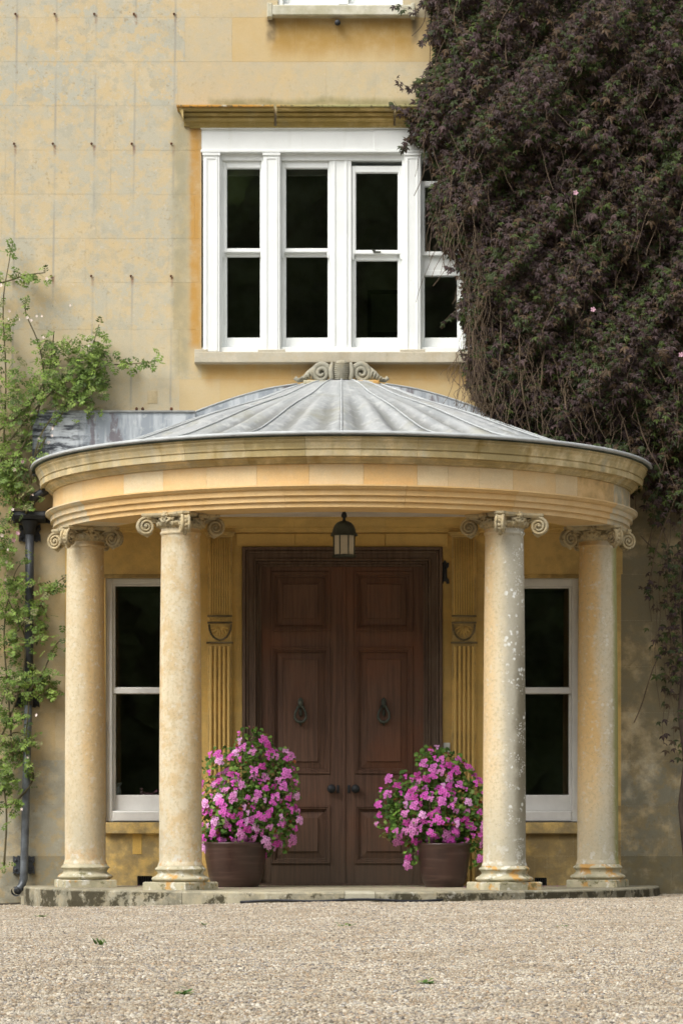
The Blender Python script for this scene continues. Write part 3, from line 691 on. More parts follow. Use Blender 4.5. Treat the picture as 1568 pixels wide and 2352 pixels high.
# ---- door
dm = MB()
def ring(m, x0, x1, y0, Yf, Yb, w, ch=.003, yb=2034):
    bar(m, x0, x0+w, y0, yb, Yf, Yb, ch); bar(m, x1-w, x1, y0, yb, Yf, Yb, ch); bar(m, x0+w, x1-w, y0, y0+w, Yf, Yb, ch)
ring(dm, 557, 1015, 1257, -.045, .2, 7); ring(dm, 564, 1008, 1264, -.03, .2, 7, .008); ring(dm, 571, 1001, 1271, -.012, .2, 12, .002)
ring(dm, 583, 989, 1283, -.028, .2, 5, .006); ring(dm, 588, 984, 1288, .012, .2, 6, .006); ring(dm, 594, 978, 1294, .04, .2, 6, .004)
door = dm.obj('front_door', frame_m, house, label='tall dark brown panelled double door with moulded frame')
m = MB(); bar(m, 594, 980, 2030, 2036, -.01, .2, .003); m.obj('threshold', frame_m, door)
def door_leaf(x0, x1, px0, px1):
    Yf = .062; holes = [(px0, px1, 1312, 1448), (px0, px1, 1485, 1777), (px0, px1, 1850, 1984)]
    m = MB(); bar(m, x0, px0, 1300, 2030, Yf, Yf+.06, .002); bar(m, px1, x1, 1300, 2030, Yf, Yf+.06, .002)
    for a, b in ((1300, 1312), (1448, 1485), (1777, 1850), (1984, 2030)): bar(m, px0+.1, px1-.1, a, b, Yf+.001, Yf+.06, .002)
    leaf = m.obj('door_leaf', wood_m, door)
    for (a, b, c, d) in holes:
        m = MB()
        for i, (w0, yf) in enumerate(((0, -.014), (4, -.006), (8, .012))):
            w = 4.2; A, B, C_, D = a+w0, b-w0, c+w0, d-w0
            bar(m, A, A+w, C_, D, Yf+yf, Yf+.05, .003); bar(m, B-w, B, C_, D, Yf+yf, Yf+.05, .003); bar(m, A+w, B-w, C_, C_+w, Yf+yf, Yf+.05, .003); bar(m, A+w, B-w, D-w, D, Yf+yf, Yf+.05, .003)
        m.obj('panel_moulding', wood_m, door)
        # raised and fielded panel
        m = MB(); x_, X2, z0, z1 = X_(a+12.5), X_(b-12.5), Z_(d-12.5), Z_(c+12.5); f_ = 15/279.1; yb, yf = Yf+.03, Yf+.006
        v = [(x_, yb, z0), (X2, yb, z0), (X2, yb, z1), (x_, yb, z1), (x_+f_, yf+.012, z0+f_), (X2-f_, yf+.012, z0+f_), (X2-f_, yf+.012, z1-f_), (x_+f_, yf+.012, z1-f_),
             (x_+f_+.004, yf, z0+f_+.004), (X2-f_-.004, yf, z0+f_+.004), (X2-f_-.004, yf, z1-f_-.004), (x_+f_+.004, yf, z1-f_-.004)]
        m.add(v, [(0,1,5,4),(1,2,6,5),(2,3,7,6),(3,0,4,7),(4,5,9,8),(5,6,10,9),(6,7,11,10),(7,4,8,11),(8,9,10,11)]); m.obj('panel', wood_m, door)
door_leaf(600, 788, 622, 758); door_leaf(792, 978, 814, 948)
m = MB(); bar(m, 786, 794, 1300, 2030, .05, .12, .006); m.obj('meeting_stile', wood_m, door)
m = MB(); bar(m, 600, 978, 1294, 2034, .125, .13); m.obj('door_backing', dark_m, door)
for x in (690, 881):
    m = MB(); c = lambda dx, dy, Y: P(x+dx, 1635+dy, Y); Yp = .066
    m.poly_y([(X_(x-6), Z_(1606)), (X_(x+6), Z_(1606)), (X_(x+5), Z_(1626)), (X_(x-5), Z_(1626))], Yp-.03, Yp+.01)
    m.ball(c(0, -18, Yp-.03), .024, 8, (.9, .7, 1.5)); m.ball(c(0, -28, Yp-.02), .016, 7)
    m.tube([c(-4, -14, Yp-.04), c(-12, 2, Yp-.04), c(-13, 14, Yp-.04), c(-7, 22, Yp-.045), c(0, 24, Yp-.045), c(7, 22, Yp-.045), c(13, 14, Yp-.04), c(12, 2, Yp-.04), c(4, -14, Yp-.04)], [.011, .010, .011, .013, .016, .013, .011, .010, .011], 8)
    m.ball(c(0, 2, Yp-.012), .02, 7, (.8, .5, 1.6)); m.tube([c(0, 24, Yp-.045), c(0, 32, Yp-.03)], [.012, .006], 6)
    m.obj('door_knocker', bronze_m, door)
for x, d in ((761, 1), (816, -1)):
    m = MB(); pos = P(x, 1812, .06); M_ = Matrix.Translation(pos) @ Matrix.Rotation(pi/2, 4, 'X')
    m.lathe([(.001, .0), (.030, .0), (.030, .008), (.012, .014), (.011, .03), (.026, .038), (.036, .052), (.036, .062), (.022, .076), (.001, .08)], 20, M=M_); m.obj('door_knob', iron_m, door)
    m = MB(); bar(m, x+d*15-3, x+d*15+3, 1803, 1821, .052, .062, .002); m.obj('keyhole_plate', iron_m, door)

# ---- nails and training wires on the left of the wall
nail_rows = [(32, (36, 126, 217, 308, 400)), (330, (33, 122, 211, 303, 394)), (634, (26, 118, 210, 301, 393))]
for y, xsn in nail_rows:
    for x in xsn:
        m = MB(); m.tube([P(x, y, .01), P(x, y, -.010)], .0055, 6); m.tube([P(x, y, -.011)+Vector((0.007*cos(k*pi/4), 0, 0.007*sin(k*pi/4))) for k in range(8)], .004, 5); m.obj('vine_nail', rust_m, house)
for x in (330, 478, 628):
    m = MB(); m.tube([P(x*0+{330:328, 478:314, 628:394}[x], 944, .01), P({330:328, 478:314, 628:394}[x], 938, -.05)], .012, 6); m.obj('vine_nail', rust_m, house)
# ------------------------------------------------------------------ portico
ZF = .092
portico = thing('portico', 'semicircular stone portico with four ionic columns and a draped lead roof', 'portico', (0, -1.2, ZF))
def ang(px, R):
    d = (px-784)/F
    lo, hi = -pi/2, pi/2
    f = lambda a: R*sin(a)/(DW-R*cos(a))
    # monotone up to the tangent point
    best = min((abs(f(a)-d), a) for a in np.linspace(lo, hi, 1801)); return best[1]
def arcs(bounds, prof, name, mat, colf, R):
    an = [-pi/2]+[ang(x, R) for x in bounds]+[pi/2]
    for i in range(len(an)-1):
        a0, a1 = an[i], an[i+1]
        if a1-a0 < .01: continue
        n = max(2, int((a1-a0)/radians(2.2))); g = .0009
        m = MB(); m.sweep(prof, a0+g/R, a1-g/R, n); m.obj(name, mat, portico, color=colf(i, (a0+a1)/2))
jit = lambda v, s: min(1, max(0, v+random.uniform(-s, s)))
arcs([200, 655, 930, 1180, 1400], [(1.98, 2.965), (2.338, 2.965), (2.338, 3.000), (2.343, 3.004), (2.360, 3.005), (2.360, 3.044), (2.365, 3.049), (2.382, 3.050), (2.382, 3.088), (2.390, 3.091), (2.404, 3.097), (2.418, 3.112), (2.424, 3.114), (2.424, 3.124), (1.98, 3.124)],
     'architrave_block', port_m, lambda i, a: (jit(.72-.5*(abs(a) > 1.0), .12), .15+.5*(abs(a) > 1), .1, 1), 2.36)
arcs([145, 190, 285, 375, 475, 590, 709, 835, 958, 1029, 1100, 1177, 1275, 1325, 1408], [(2.02, 3.1255), (2.36, 3.1255), (2.361, 3.127), (2.361, 3.284), (2.36, 3.2855), (2.02, 3.2855)],
     'frieze_block', port_m, lambda i, a: (jit(.5, .4), .2+.7*(a > 1.25), .0+.42*(a > .85), 1), 2.36)
arcs([250, 420, 560, 700, 830, 960, 1100, 1230, 1360], [(2.0, 3.287), (2.378, 3.287), (2.380, 3.294), (2.392, 3.298), (2.394, 3.306), (2.405, 3.320), (2.424, 3.328), (2.426, 3.342), (2.452, 3.342), (2.454, 3.333), (2.464, 3.333), (2.468, 3.374), (2.459, 3.377), (2.459, 3.383), (2.470, 3.386), (2.473, 3.40), (2.484, 3.430), (2.498, 3.446), (2.500, 3.454), (2.496, 3.459), (2.506, 3.463), (2.506, 3.483), (2.0, 3.483)],
     'cornice_block', corn_m, lambda i, a: (jit(.35, .2), .5, jit(.42, .2), 1), 2.5)
m = MB(); m.lathe([(0.001, 3.114), (2.03, 3.114), (2.03, 3.15), (.001, 3.15)], 64, a0=pi, a1=2*pi, smooth=False, cap=False); m.obj('ceiling', plaster_m, portico)
m = MB(); m.sweep([(1.96, 2.9655), (1.979, 2.9655), (1.979, 3.1), (1.96, 3.1)], -pi/2, pi/2, 60); m.obj('inner_beam', inner_m, portico, color=(.6, .1, .1, 1))
# roof
rr_ = np.array([0, .2, .33, .60, .84, 1.09, 1.31, 1.67, 2.0, 2.25, 2.54]); hh_ = np.array([4.235, 4.225, 4.205, 4.165, 4.10, 4.015, 3.925, 3.755, 3.61, 3.54, 3.503])
_r = np.linspace(0, 2.7, 541); _h = np.interp(_r, rr_, hh_); _k = np.ones(41)/41; _h2 = np.convolve(np.pad(_h, 20, mode='edge'), _k, 'valid')
HF = lambda r: float(np.interp(r, _r, _h2)) if r < 2.4 else float(np.interp(r, rr_, hh_))
smooth = lambda a_, b_, x: (lambda q: q*q*(3-2*q))(min(1, max(0, (x-a_)/(b_-a_))))
H = lambda r: HF(r)-.085*smooth(.25, .8, r)*(1-smooth(.85, 2.3, r))
NP = 10
def surf(r, a):     # a in panel units 0..NP
    u = a % 1.0 if a < NP else 0.0
    sm = lambda a_, b_, x: (lambda q: q*q*(3-2*q))(min(1, max(0, (x-a_)/(b_-a_)))); A = .080*sm(.5, 1.8, r)*sm(2.5, 1.95, r)
    k = int(min(a, NP-1e-6)); w = .75+.4*abs(sin(k*2.1+1))
    uu = (u*2+.10*sin(k*3.3)*sin(pi*u)) % 1.0; fold = 1-abs(2*uu-1)
    return H(r)-A*w*(fold if u > 0 else 0)
nr, na_ = 26, 16
for k in range(NP):
    v = []; f = []
    for layer, dz in ((0, 0), (1, -.018)):
        for i in range(nr+1):
            r = .22+(2.54-.22)*i/nr
            for j in range(na_+1):
                u = k+.006+(1-.012)*j/na_; th = -pi/2+pi*u/NP
                v.append((r*sin(th), -r*cos(th), surf(r, u)+dz))
    W = na_+1; N = (nr+1)*W
    for i in range(nr):
        for j in range(na_):
            q = i*W+j; f.append((q, q+1, q+W+1, q+W)); f.append((N+q, N+q+W, N+q+W+1, N+q+1))
    for i in range(nr): q = i*W; f.append((q, q+W, N+q+W, N+q)); q += na_; f.append((q, N+q, N+q+W, q+W))
    for j in range(na_): q = nr*W+j; f.append((q, q+1, N+q+1, N+q)); f.append((j, N+j, N+j+1, j+1))
    m = MB(); m.add(v, f, True); m.obj('lead_panel', lead_m, portico)
for k in range(1, NP):
    th = -pi/2+pi*k/NP
    m = MB(); m.tube([(r*sin(th), -r*cos(th), H(r)+.004) for r in np.linspace(.26, 2.52, 22)], .0065, 8); m.obj('lead_roll', pale_lead_m, portico)
m = MB(); m.sweep([(2.50, 3.4840), (2.52, 3.480), (2.538, 3.486), (2.543, 3.498), (2.538, 3.508), (2.522, 3.513), (2.50, 3.508)], -pi/2, pi/2, 90, True); m.obj('lead_edge', pale_lead_m, portico)
m = MB(); m.sweep([(2.45, 3.4836), (2.522, 3.4836), (2.530, 3.477), (2.508, 3.472), (2.507, 3.4836)], -pi/2, pi/2, 90, True); m.obj('mossy_drip_edge', simple('moss_black', (.045, .06, .045), .95, var=.5, bump=.004), portico)
for sgn in (-1, 1):
    rs = np.linspace(.36, 1.85, 24); top = [(sgn*r, H(r)+.05-.012*(r-.36)) for r in rs]; bot = [(sgn*r, H(r)-.03) for r in rs][::-1]
    for nm, y0_, tt, bb in (('flashing', -.012, top, bot),):
        v = []; n = len(rs)
        for r in rs: v += [(sgn*r, -.012, H(r)-.03), (sgn*r, -.012, HF(r)+.016), (sgn*r, .003, HF(r)+.016), (sgn*r, .003, H(r)-.03)]
        f = [(4*i+a, 4*i+(a+1) % 4, 4*i+4+(a+1) % 4, 4*i+4+a) for i in range(n-1) for a in range(4)]+[(0,1,2,3), (4*n-4, 4*n-3, 4*n-2, 4*n-1)]
        m = MB(); m.add(v, f); m.obj('flashing', leadbox_m, portico)
    m = MB(); m.tube([(sgn*r, -.014, HF(r)+.018) for r in rs], .006, 6); m.obj('flashing_roll', pale_lead_m, portico)
    m = MB(); rs2 = np.linspace(1.2, 2.53, 14)
    pts = [(sgn*r, H(r)-.05) for r in rs2]+[(sgn*2.53, 3.965), (sgn*1.2, 3.972)]
    m.poly_y(pts, -.10, .002)
    box = m.obj('lead_upstand', leadbox_m, portico)
    m = MB(); m.box(*sorted((sgn*1.2, sgn*2.545)), -.115, .001, 3.968, 3.986, .004); m.obj('lead_capping', lead_m, portico)
# crest ornament
cr = MB(); cz = 4.225; cy = -.17
cr.lathe([(.045, -.03), (.060, .01), (.067, .06), (.066, .10), (.056, .135), (.034, .158), (.001, .165)], 20, (0, cy, cz), smooth=True)
crest = cr.obj('crest', crest_m, portico, label='carved scroll crest at the top of the lead roof')
for k in range(9):
    m = MB(); z = cz+.005+k*.016; q = float(np.interp(z-cz, [0, .01, .06, .10, .135, .158], [.058, .061, .068, .067, .057, .035]))
    m.tube([(q*cos(a), cy+q*sin(a), z) for a in np.linspace(0, 2*pi, 21)], .0055, 5); m.obj('rib', crest_m, crest)
for sg in (-1, 1):
    m = MB(); m.tube([(sg*(.075+.010*sin(t*pi)), cy-.03, cz-.01+.15*t) for t in np.linspace(0, 1, 8)], [.018, .02, .021, .021, .02, .019, .016, .01], 8); m.obj('side_bead', crest_m, crest)
    m = MB(); pts = []; rad = []
    cx, cz2 = sg*.165, cz+.055
    for t in np.linspace(0, 1, 44):
        th = pi*1.5+t*4.0*pi if True else 0; q = .080*(1-.84*t); pts.append((cx-sg*q*cos(th+pi/2)*.95, cy-.03*t, cz2+q*sin(th+pi/2)*1.0)); rad.append(.027*(1-.55*t))
    m.tube(pts, rad, 9); m.obj('scroll', crest_m, crest)
    m = MB(); m.lathe([(.001, -.03), (.066, -.028), (.066, .028), (.001, .03)], 18, M=Matrix.Translation((cx, cy+.03, cz2)) @ Matrix.Rotation(pi/2, 4, 'X')); m.obj('scroll_body', crest_m, crest)
    m = MB(); m.tube([(cx+sg*.06, cy, cz2+.045), (cx+sg*.10, cy, cz2+.0), (cx+sg*.14, cy, cz2-.045), (cx+sg*.19, cy, cz2-.058), (cx+sg*.215, cy, cz2-.035)], [.016, .026, .024, .018, .02], 8)
    for q in range(5): m.tube([(cx+sg*(.07+.024*q), cy-.02, cz2-.05), (cx+sg*(.085+.026*q), cy-.03, cz2+.018-.016*q)], [.010, .006], 6)
    m.obj('foliage_tail', crest_m, crest)
m = MB(); m.box(-.31, .31, cy-.09, 0, cz-.05, cz-.012, .01); m.obj('crest_base', base_m, crest)

# columns
CH = 2.853-ZF; TOP = 2.965-ZF
def col_meshes():
    d = {}
    def mk(name, m, mat, smooth_fix=True):
        o = m.obj(name, mat, None, origin=Vector((0, 0, 0))); me = o.data; bpy.data.objects.remove(o); WL.pop(name, None); return me
    prof = [(.172, .183), (.172, .196), (.166, .205), (.163, .225)]
    for t in np.linspace(0, 1, 22)[1:]:
        r = .163-.016*(t**1.6)+.002*sin(pi*t); prof.append((r, .225+(CH-.06-.225)*t))
    prof += [(.150, CH-.05), (.157, CH-.045), (.157, CH-.030), (.150, CH-.026), (.150, CH)]
    m = MB(); m.lathe(prof, 56); d['shaft'] = mk('column', m, column_m)
    m = MB(); b = .008
    m.add([(-.205,-.205,0),(.205,-.205,0),(.205,.205,0),(-.205,.205,0),(-.205,-.205,.052),(.205,-.205,.052),(.205,.205,.052),(-.205,.205,.052),(-.197,-.197,.06),(.197,-.197,.06),(.197,.197,.06),(-.197,.197,.06)],
          [(0,3,2,1),(0,1,5,4),(1,2,6,5),(2,3,7,6),(3,0,4,7),(4,5,9,8),(5,6,10,9),(6,7,11,10),(7,4,8,11),(8,9,10,11)]); d['plinth'] = mk('plinth', m, base_m)
    pr = [(.195, .06)]+[(.195+.026*sin(pi*t), .061+.044*t) for t in np.linspace(0.05, .95, 9)]+[(.188, .106), (.186, .112), (.176, .118), (.174, .128), (.179, .136), (.181, .140)]+[(.178+.018*sin(pi*t), .141+.033*t) for t in np.linspace(.05, .95, 8)]+[(.176, .175), (.175, .184), (.10, .1845)]
    m = MB(); m.lathe(pr, 48); d['base'] = mk('base', m, base_m)
    zb = TOP-.034
    pts = []
    for k in range(4):
        a0 = pi/4+k*pi/2
        for t in np.linspace(-1, 1, 9):
            a = a0+ t*0
        # corner chamfer then concave side
        c = Vector((cos(a0), sin(a0))); n_ = Vector((-sin(a0), cos(a0)))
        pts += [c*.30-n_*.028, c*.30+n_*.028]
        a1 = a0+pi/2; c1 = Vector((cos(a1), sin(a1))); n1 = Vector((-sin(a1), cos(a1))); s0 = c*.30+n_*.028; s1 = c1*.30-n1*.028; mid = (c+c1).normalized()
        for t in np.linspace(0, 1, 10)[1:-1]: pts.append(s0.lerp(s1, t)-mid*.045*sin(pi*t))
    m = MB()
    for z0, z1, q0, q1 in ((zb, zb+.016, .93, 1.0), (zb+.016, zb+.033, 1.0, 1.0)):
        k = len(pts); v = [(p.x*q0, p.y*q0, z0) for p in pts]+[(p.x*q1, p.y*q1, z1) for p in pts]
        m.add(v, [(t, (t+1) % k, k+(t+1) % k, k+t) for t in range(k)]+[tuple(range(k))[::-1], tuple(range(k, 2*k))])
    d['abacus'] = mk('abacus', m, cap_m)
    m = MB(); m.lathe([(.10, CH-.001), (.152, CH), (.165, CH+.012), (.186, CH+.032), (.188, CH+.045), (.17, CH+.055), (.165, zb)], 40)
    for k in range(20):
        a = 2*pi*k/20; m.ball((.178*cos(a), .178*sin(a), CH+.028), .019, 6, (.75, .75, 1.05))
    for k in range(40): a = 2*pi*k/40; m.ball((.154*cos(a), .154*sin(a), CH+.002), .007, 4)
    d['capital'] = mk('capital', m, cap_m)
    m = MB(); cx, cz3 = .266, 2.866-ZF       # volute in the local XZ plane
    M_ = Matrix.Translation((cx, 0, cz3)) @ Matrix.Rotation(pi/2, 4, 'X')
    m.lathe([(.001, -.022), (.058, -.024), (.062, -.017), (.054, 0), (.062, .017), (.058, .024), (.001, .022)], 22, M=M_)
    for sg in (-1, 1):
        p_ = []; rd = []
        for t in np.linspace(0, 1, 40):
            th = pi/2-t*4.6*pi; q = .068*(1-.87*t); p_.append((cx+q*cos(th), sg*(.024+.010*t), cz3+q*sin(th))); rd.append(.0125*(1-.45*t))
        m.tube(p_, rd, 6)
        m.ball((cx, sg*.036, cz3), .011, 6)
        m.tube([(cx, sg*.026, cz3+.068), (cx-.05, sg*.028, cz3+.064), (cx-.095, sg*.030, cz3+.045), (cx-.13, sg*.036, cz3+.03)], [.0105, .011, .010, .008], 6)
    m.poly_y([(cx-.15, zb), (cx+.035, zb), (cx+.048, cz3+.035), (cx+.02, cz3+.046), (cx-.03, cz3+.043), (cx-.08, cz3+.02), (cx-.13, cz3)], -.021, .021)
    for q in range(4): m.ball((cx+.052*cos(.9-q*.55), 0, cz3+.052*sin(.9-q*.55)), .017, 6, (.9, 1.1, .9))
    m.tube([(cx+.035, 0, cz3-.045), (cx-.01, 0, cz3-.07), (cx-.05, 0, cz3-.045)], [.012, .016, .006], 6)
    d['volute'] = mk('volute', m, cap_m)
    m = MB(); x0 = .178
    m.ball((x0+.022, 0, zb+.012), .017, 7)
    for q in range(6): a = q*pi/3; m.ball((x0+.016, .020*cos(a), zb+.012+.020*sin(a)), .012, 5)
    m.tube([(x0+.012, 0, zb-.005), (x0+.014, 0, CH+.035)], [.010, .016], 6)
    for sg in (-1, 1):
        m.tube([(x0+.012, 0, CH+.03), (x0+.012, sg*.03, CH+.048), (x0+.004, sg*.05, CH+.062), (x0-.004, sg*.07, CH+.05)], [.010, .012, .009, .006], 6)
        m.tube([(x0+.012, sg*.012, zb-.004), (x0+.006, sg*.04, zb-.014), (x0-.006, sg*.075, zb-.012)], [.008, .010, .006], 6)
    d['fleuron'] = mk('fleuron', m, cap_m)
    return d
cm = col_meshes()
cols_ = [(-2.048, .69, (.10, 0, .35, 1), 'outer left column, pale on its left and stained orange on its right'), (-1.230, 1.777, (.12, 0, .75, 1), 'inner left column with orange lichen at its foot'),
         (1.245, 1.77, (1, 0, .05, 1), 'inner right column crusted with grey and white lichen'), (2.048, .69, (.35, 1, .0, 1), 'outer right column with a green stained right edge')]
for (x, yd, oc, lab) in cols_:
    phi = atan2(x, yd)
    c = bpy.data.objects.new('column', cm['shaft']); COL.objects.link(c); place(c, Vector((x, -yd, ZF)), portico); c.rotation_euler = (0, 0, phi); c.color = oc; c['label'] = lab
    for nm in ('plinth', 'base', 'abacus', 'capital'):
        q = bpy.data.objects.new(nm, cm[nm]); COL.objects.link(q); q.parent = c; q.color = (.3, .4, .3, 1)
    for k in range(4):
        q = bpy.data.objects.new('volute', cm['volute']); COL.objects.link(q); q.parent = c; q.rotation_euler = (0, 0, pi/4+k*pi/2)
        q = bpy.data.objects.new('fleuron', cm['fleuron']); COL.objects.link(q); q.parent = c; q.rotation_euler = (0, 0, k*pi/2)

# ------------------------------------------------------------------ step
step = thing('step', 'low semicircular weathered stone step under the portico columns', 'step', (0, -1.3, 0))
an = [-pi/2]+[ang(x, 2.6) for x in (418, 791, 862, 1003, 1206)]+[pi/2]
sc_ = [(.3, .9, .68, 1), (.35, .8, .38, 1), (.0, .1, .0, 1), (.35, .9, .5, 1), (.3, .9, .6, 1), (.2, .9, .8, 1)]
for i in range(len(an)-1):
    m = MB(); g = .0022/2.6
    m.sweep([(2.15, -.12), (2.592, -.12), (2.6, .0), (2.6, .078), (2.592, .088), (2.58, ZF-.0005), (2.15, ZF-.0005)], an[i]+g, an[i+1]-g, max(3, int((an[i+1]-an[i])/.05)))
    m.obj('step_stone', step_m, step, color=sc_[i])
m = MB(); m.lathe([(.001, -.1), (2.148, -.1), (2.148, ZF-.001), (.001, ZF-.001)], 60, a0=pi, a1=2*pi, smooth=False, cap=False); m.obj('paving_slab', step_m, step, color=(.4, .6, .25, 1))
#PART3
# ------------------------------------------------------------------ lantern, fittings, pipe, pots
LY = -.76
def PL(x, y, dy=0): return P(x, y, LY)
lan = thing('hanging_lantern', 'octagonal dark metal lantern with milky glass hanging over the door', 'lantern', PL(790, 1280))
c0 = PL(790, 1280); ls = 1/s_at(LY)
def lr(px): return px*ls
m = MB(); zz = lambda y: (1280-y)*ls
m.lathe([(lr(11), zz(1164)), (lr(11), zz(1168)), (lr(5), zz(1171)), (lr(3), zz(1175)), (lr(6), zz(1181)), (lr(7), zz(1186)), (lr(3), zz(1191)), (lr(4), zz(1195)), (lr(8), zz(1199))], 16, c0); m.obj('hanger', iron_m, lan)
m = MB(); m.lathe([(lr(30), zz(1229)), (lr(30), zz(1225)), (lr(27), zz(1222)), (lr(26), zz(1216)), (lr(23), zz(1208)), (lr(17), zz(1201)), (lr(9), zz(1197)), (.001, zz(1196))], 24, c0)
m.lathe([(lr(31), zz(1231)), (lr(31), zz(1228)), (.001, zz(1228))], 16, c0); m.obj('dome', bronze_m, lan)
m = MB(); m.lathe([(lr(27), zz(1280)), (lr(27.5), zz(1275)), (lr(24), zz(1274)), (.001, zz(1276))], 8, c0, smooth=False)
m.obj('bottom_ring', bronze_m, lan)
for k in range(8):
    a = 2*pi*(k+.5)/8; q = lr(25.5); m = MB(); m.tube([c0+Vector((q*cos(a), q*sin(a), zz(1276))), c0+Vector((q*1.03*cos(a), q*1.03*sin(a), zz(1230)))], .0055, 5); m.obj('glazing_bar', bronze_m, lan)
    b = 2*pi*(k+1.5)/8; q2 = lr(24.5); m = MB(); pts = [c0+Vector((q2*cos(t), q2*sin(t), z)) for t in (a, b) for z in (zz(1275), zz(1231))]
    m.add(pts+[p*1 for p in [c0+Vector((q2*.97*cos(t), q2*.97*sin(t), z)) for t in (a, b) for z in (zz(1275), zz(1231))]], [(0,2,3,1),(4,5,7,6),(0,1,5,4),(2,6,7,3),(0,4,6,2),(1,3,7,5)]); m.obj('glass_panel', cream_m, lan)

m = MB(); q = lambda dx, y, Y=-.02: P(1021+dx, y, Y)
m.poly_y([(q(a, b).x, q(a, b).z) for a, b in ((-4, 1292), (0, 1286), (4, 1292), (10, 1293), (9, 1302), (5, 1306), (5, 1325), (9, 1331), (10, 1340), (4, 1341), (2, 1335), (-2, 1335), (-4, 1341), (-10, 1340), (-9, 1331), (-5, 1325), (-5, 1306), (-9, 1302), (-10, 1293))], -.022, 0.0)
m.ball(q(0, 1298), .016, 7); m.tube([q(0, 1300), q(0, 1330, -.03)], .011, 7)
tag(m.obj('bell_pull', iron_m), 'black iron bell pull plate on the wall right of the door frame', 'bell pull')
m = MB(); m.box(X_(1017), X_(1033), -.02, -.0025, Z_(1728), Z_(1706), .004); m.box(X_(1021), X_(1029), -.026, -.019, Z_(1722), Z_(1713), .003)
tag(m.obj('doorbell', plate_m), 'small white doorbell plate on the wall right of the door above the flowers', 'doorbell')

pipe = thing('downpipe', 'black cast iron downpipe with ornate ears left of the portico, overgrown by the rose', 'downpipe', P(48, 2060, -.1))
PY = -.09
def PP(x, y, Y=PY): return P(x, y, Y)
m = MB(); m.tube([PP(69, 1200), PP(68, 1400), PP(66, 1620)], .036, 14); m.obj('pipe', pipe_m, pipe)
m = MB(); m.tube([PP(65.5, 1618), PP(61, 1800), PP(57, 1960), PP(55, 2020), PP(50, 2036), PP(40, 2047, PY-.07)], .033, 14)
m.obj('pipe', simple('worn_galvanised_pipe', (.13, .145, .16), .42, .35, .5, .45, .002, 40), pipe)
m = MB(); m.tube([PP(39, 2046, PY-.08), PP(36.5, 2049, PY-.1)], [.040, .041], 14, cap=False); m.obj('shoe', pipe_m, pipe)
m = MB(); m.tube([PP(68, 1172), PP(68, 1162), PP(73, 1150), PP(84, 1140), PP(98, 1131), PP(112, 1122), PP(126, 1113, -.03)], .036, 14); m.obj('swan_neck', pipe_m, pipe)
m = MB(); m.tube([PP(34, 1176, -.1), PP(34, 1190, -.1)], .001, 4)
prof = [(.0, Z_(1202)), (-.10, Z_(1201)), (-.15, Z_(1196)), (-.165, Z_(1188)), (-.15, Z_(1180)), (-.14, Z_(1178)), (-.02, Z_(1178)), (.0, Z_(1178))]
m = MB(); m.extrude_x(prof, X_(37), X_(108)); m.obj('hopper', iron_m, pipe)
for sx in (37, 108):
    sgn = -1 if sx == 37 else 1
    pts = [(0, 1178), (3, 1170), (9, 1166), (10, 1174), (6, 1182), (9, 1192), (11, 1204), (5, 1203), (0, 1201)]
    m = MB(); m.poly_y([(X_(sx+sgn*a), Z_(b)) for a, b in pts], -.03, -.002); m.obj('ear', iron_m, pipe)
m = MB(); m.lathe([(.036, 0), (.045, .01), (.055, .06), (.075, .11)], 16, PP(69, 1228)); m.obj('outlet', iron_m, pipe)
def ears(y0, y1, xc, w, mat):
    for sgn in (-1, 1):
        h = y1-y0; pts = [(9, y0+2), (13, y0), (17, y0+4), (w, y0+1), (w+1, y0+h*.3), (w-4, y0+h*.45), (w, y0+h*.6), (w+1, y1-1), (w-5, y1-4), (w-9, y1), (9, y1-3)]
        m = MB(); m.poly_y([(X_(xc+sgn*a), Z_(b)) for a, b in pts], -.035, -.0025)
        for k in (.25, .75): m.ball((X_(xc+sgn*(w-6)), -.036, Z_(y0+h*k)), .014, 6)
        m.obj('ear', mat, pipe)
ears(1204, 1246, 70, 24, iron_m); ears(1596, 1626, 64, 27, iron_m); ears(1965, 2008, 56, 24, pipe_m)
m = MB(); v = []; m.tube([P(2, 2058, -.25), P(40, 2058, -.2)], .001, 4)
m = MB(); pts = [(X_(x), y) for x, y in ((52, -.18), (80, -.14), (112, -.2), (118, -.3), (96, -.36), (60, -.33))]
zt_ = Z_(2056); k = len(pts); m.add([(x, y, zt_-.09) for x, y in pts]+[(x, y, zt_) for x, y in pts], [(t, (t+1) % k, k+(t+1) % k, k+t) for t in range(k)]+[tuple(range(k, 2*k))])
tag(m.obj('drain_stone', step_m, color=(.3, .8, .3, 1)), 'flat drain stone lying under the shoe of the downpipe', 'stone')
m = MB(); v = [(x, y, gz(x, y)+.022-(0 if y > -.25 else .02)) for y in (.0, -.25, -.42) for x in np.linspace(-5, X_(64), 12)]
m.add(v, [(j*12+i, j*12+i+1, j*12+i+13, j*12+i+12) for j in range(2) for i in range(11)]); m.obj('soil', soil_m, kind='structure')
m = MB(); m.tube([(x, -(2.612**2-x*x)**.5-.004, gz(x, -2.6)+.022+.006*sin(x*9)) for x in np.linspace(-.75, .75, 30)], .009, 7)
tag(m.obj('cable', cable_m), 'thin black cable lying along the foot of the step', 'cable')

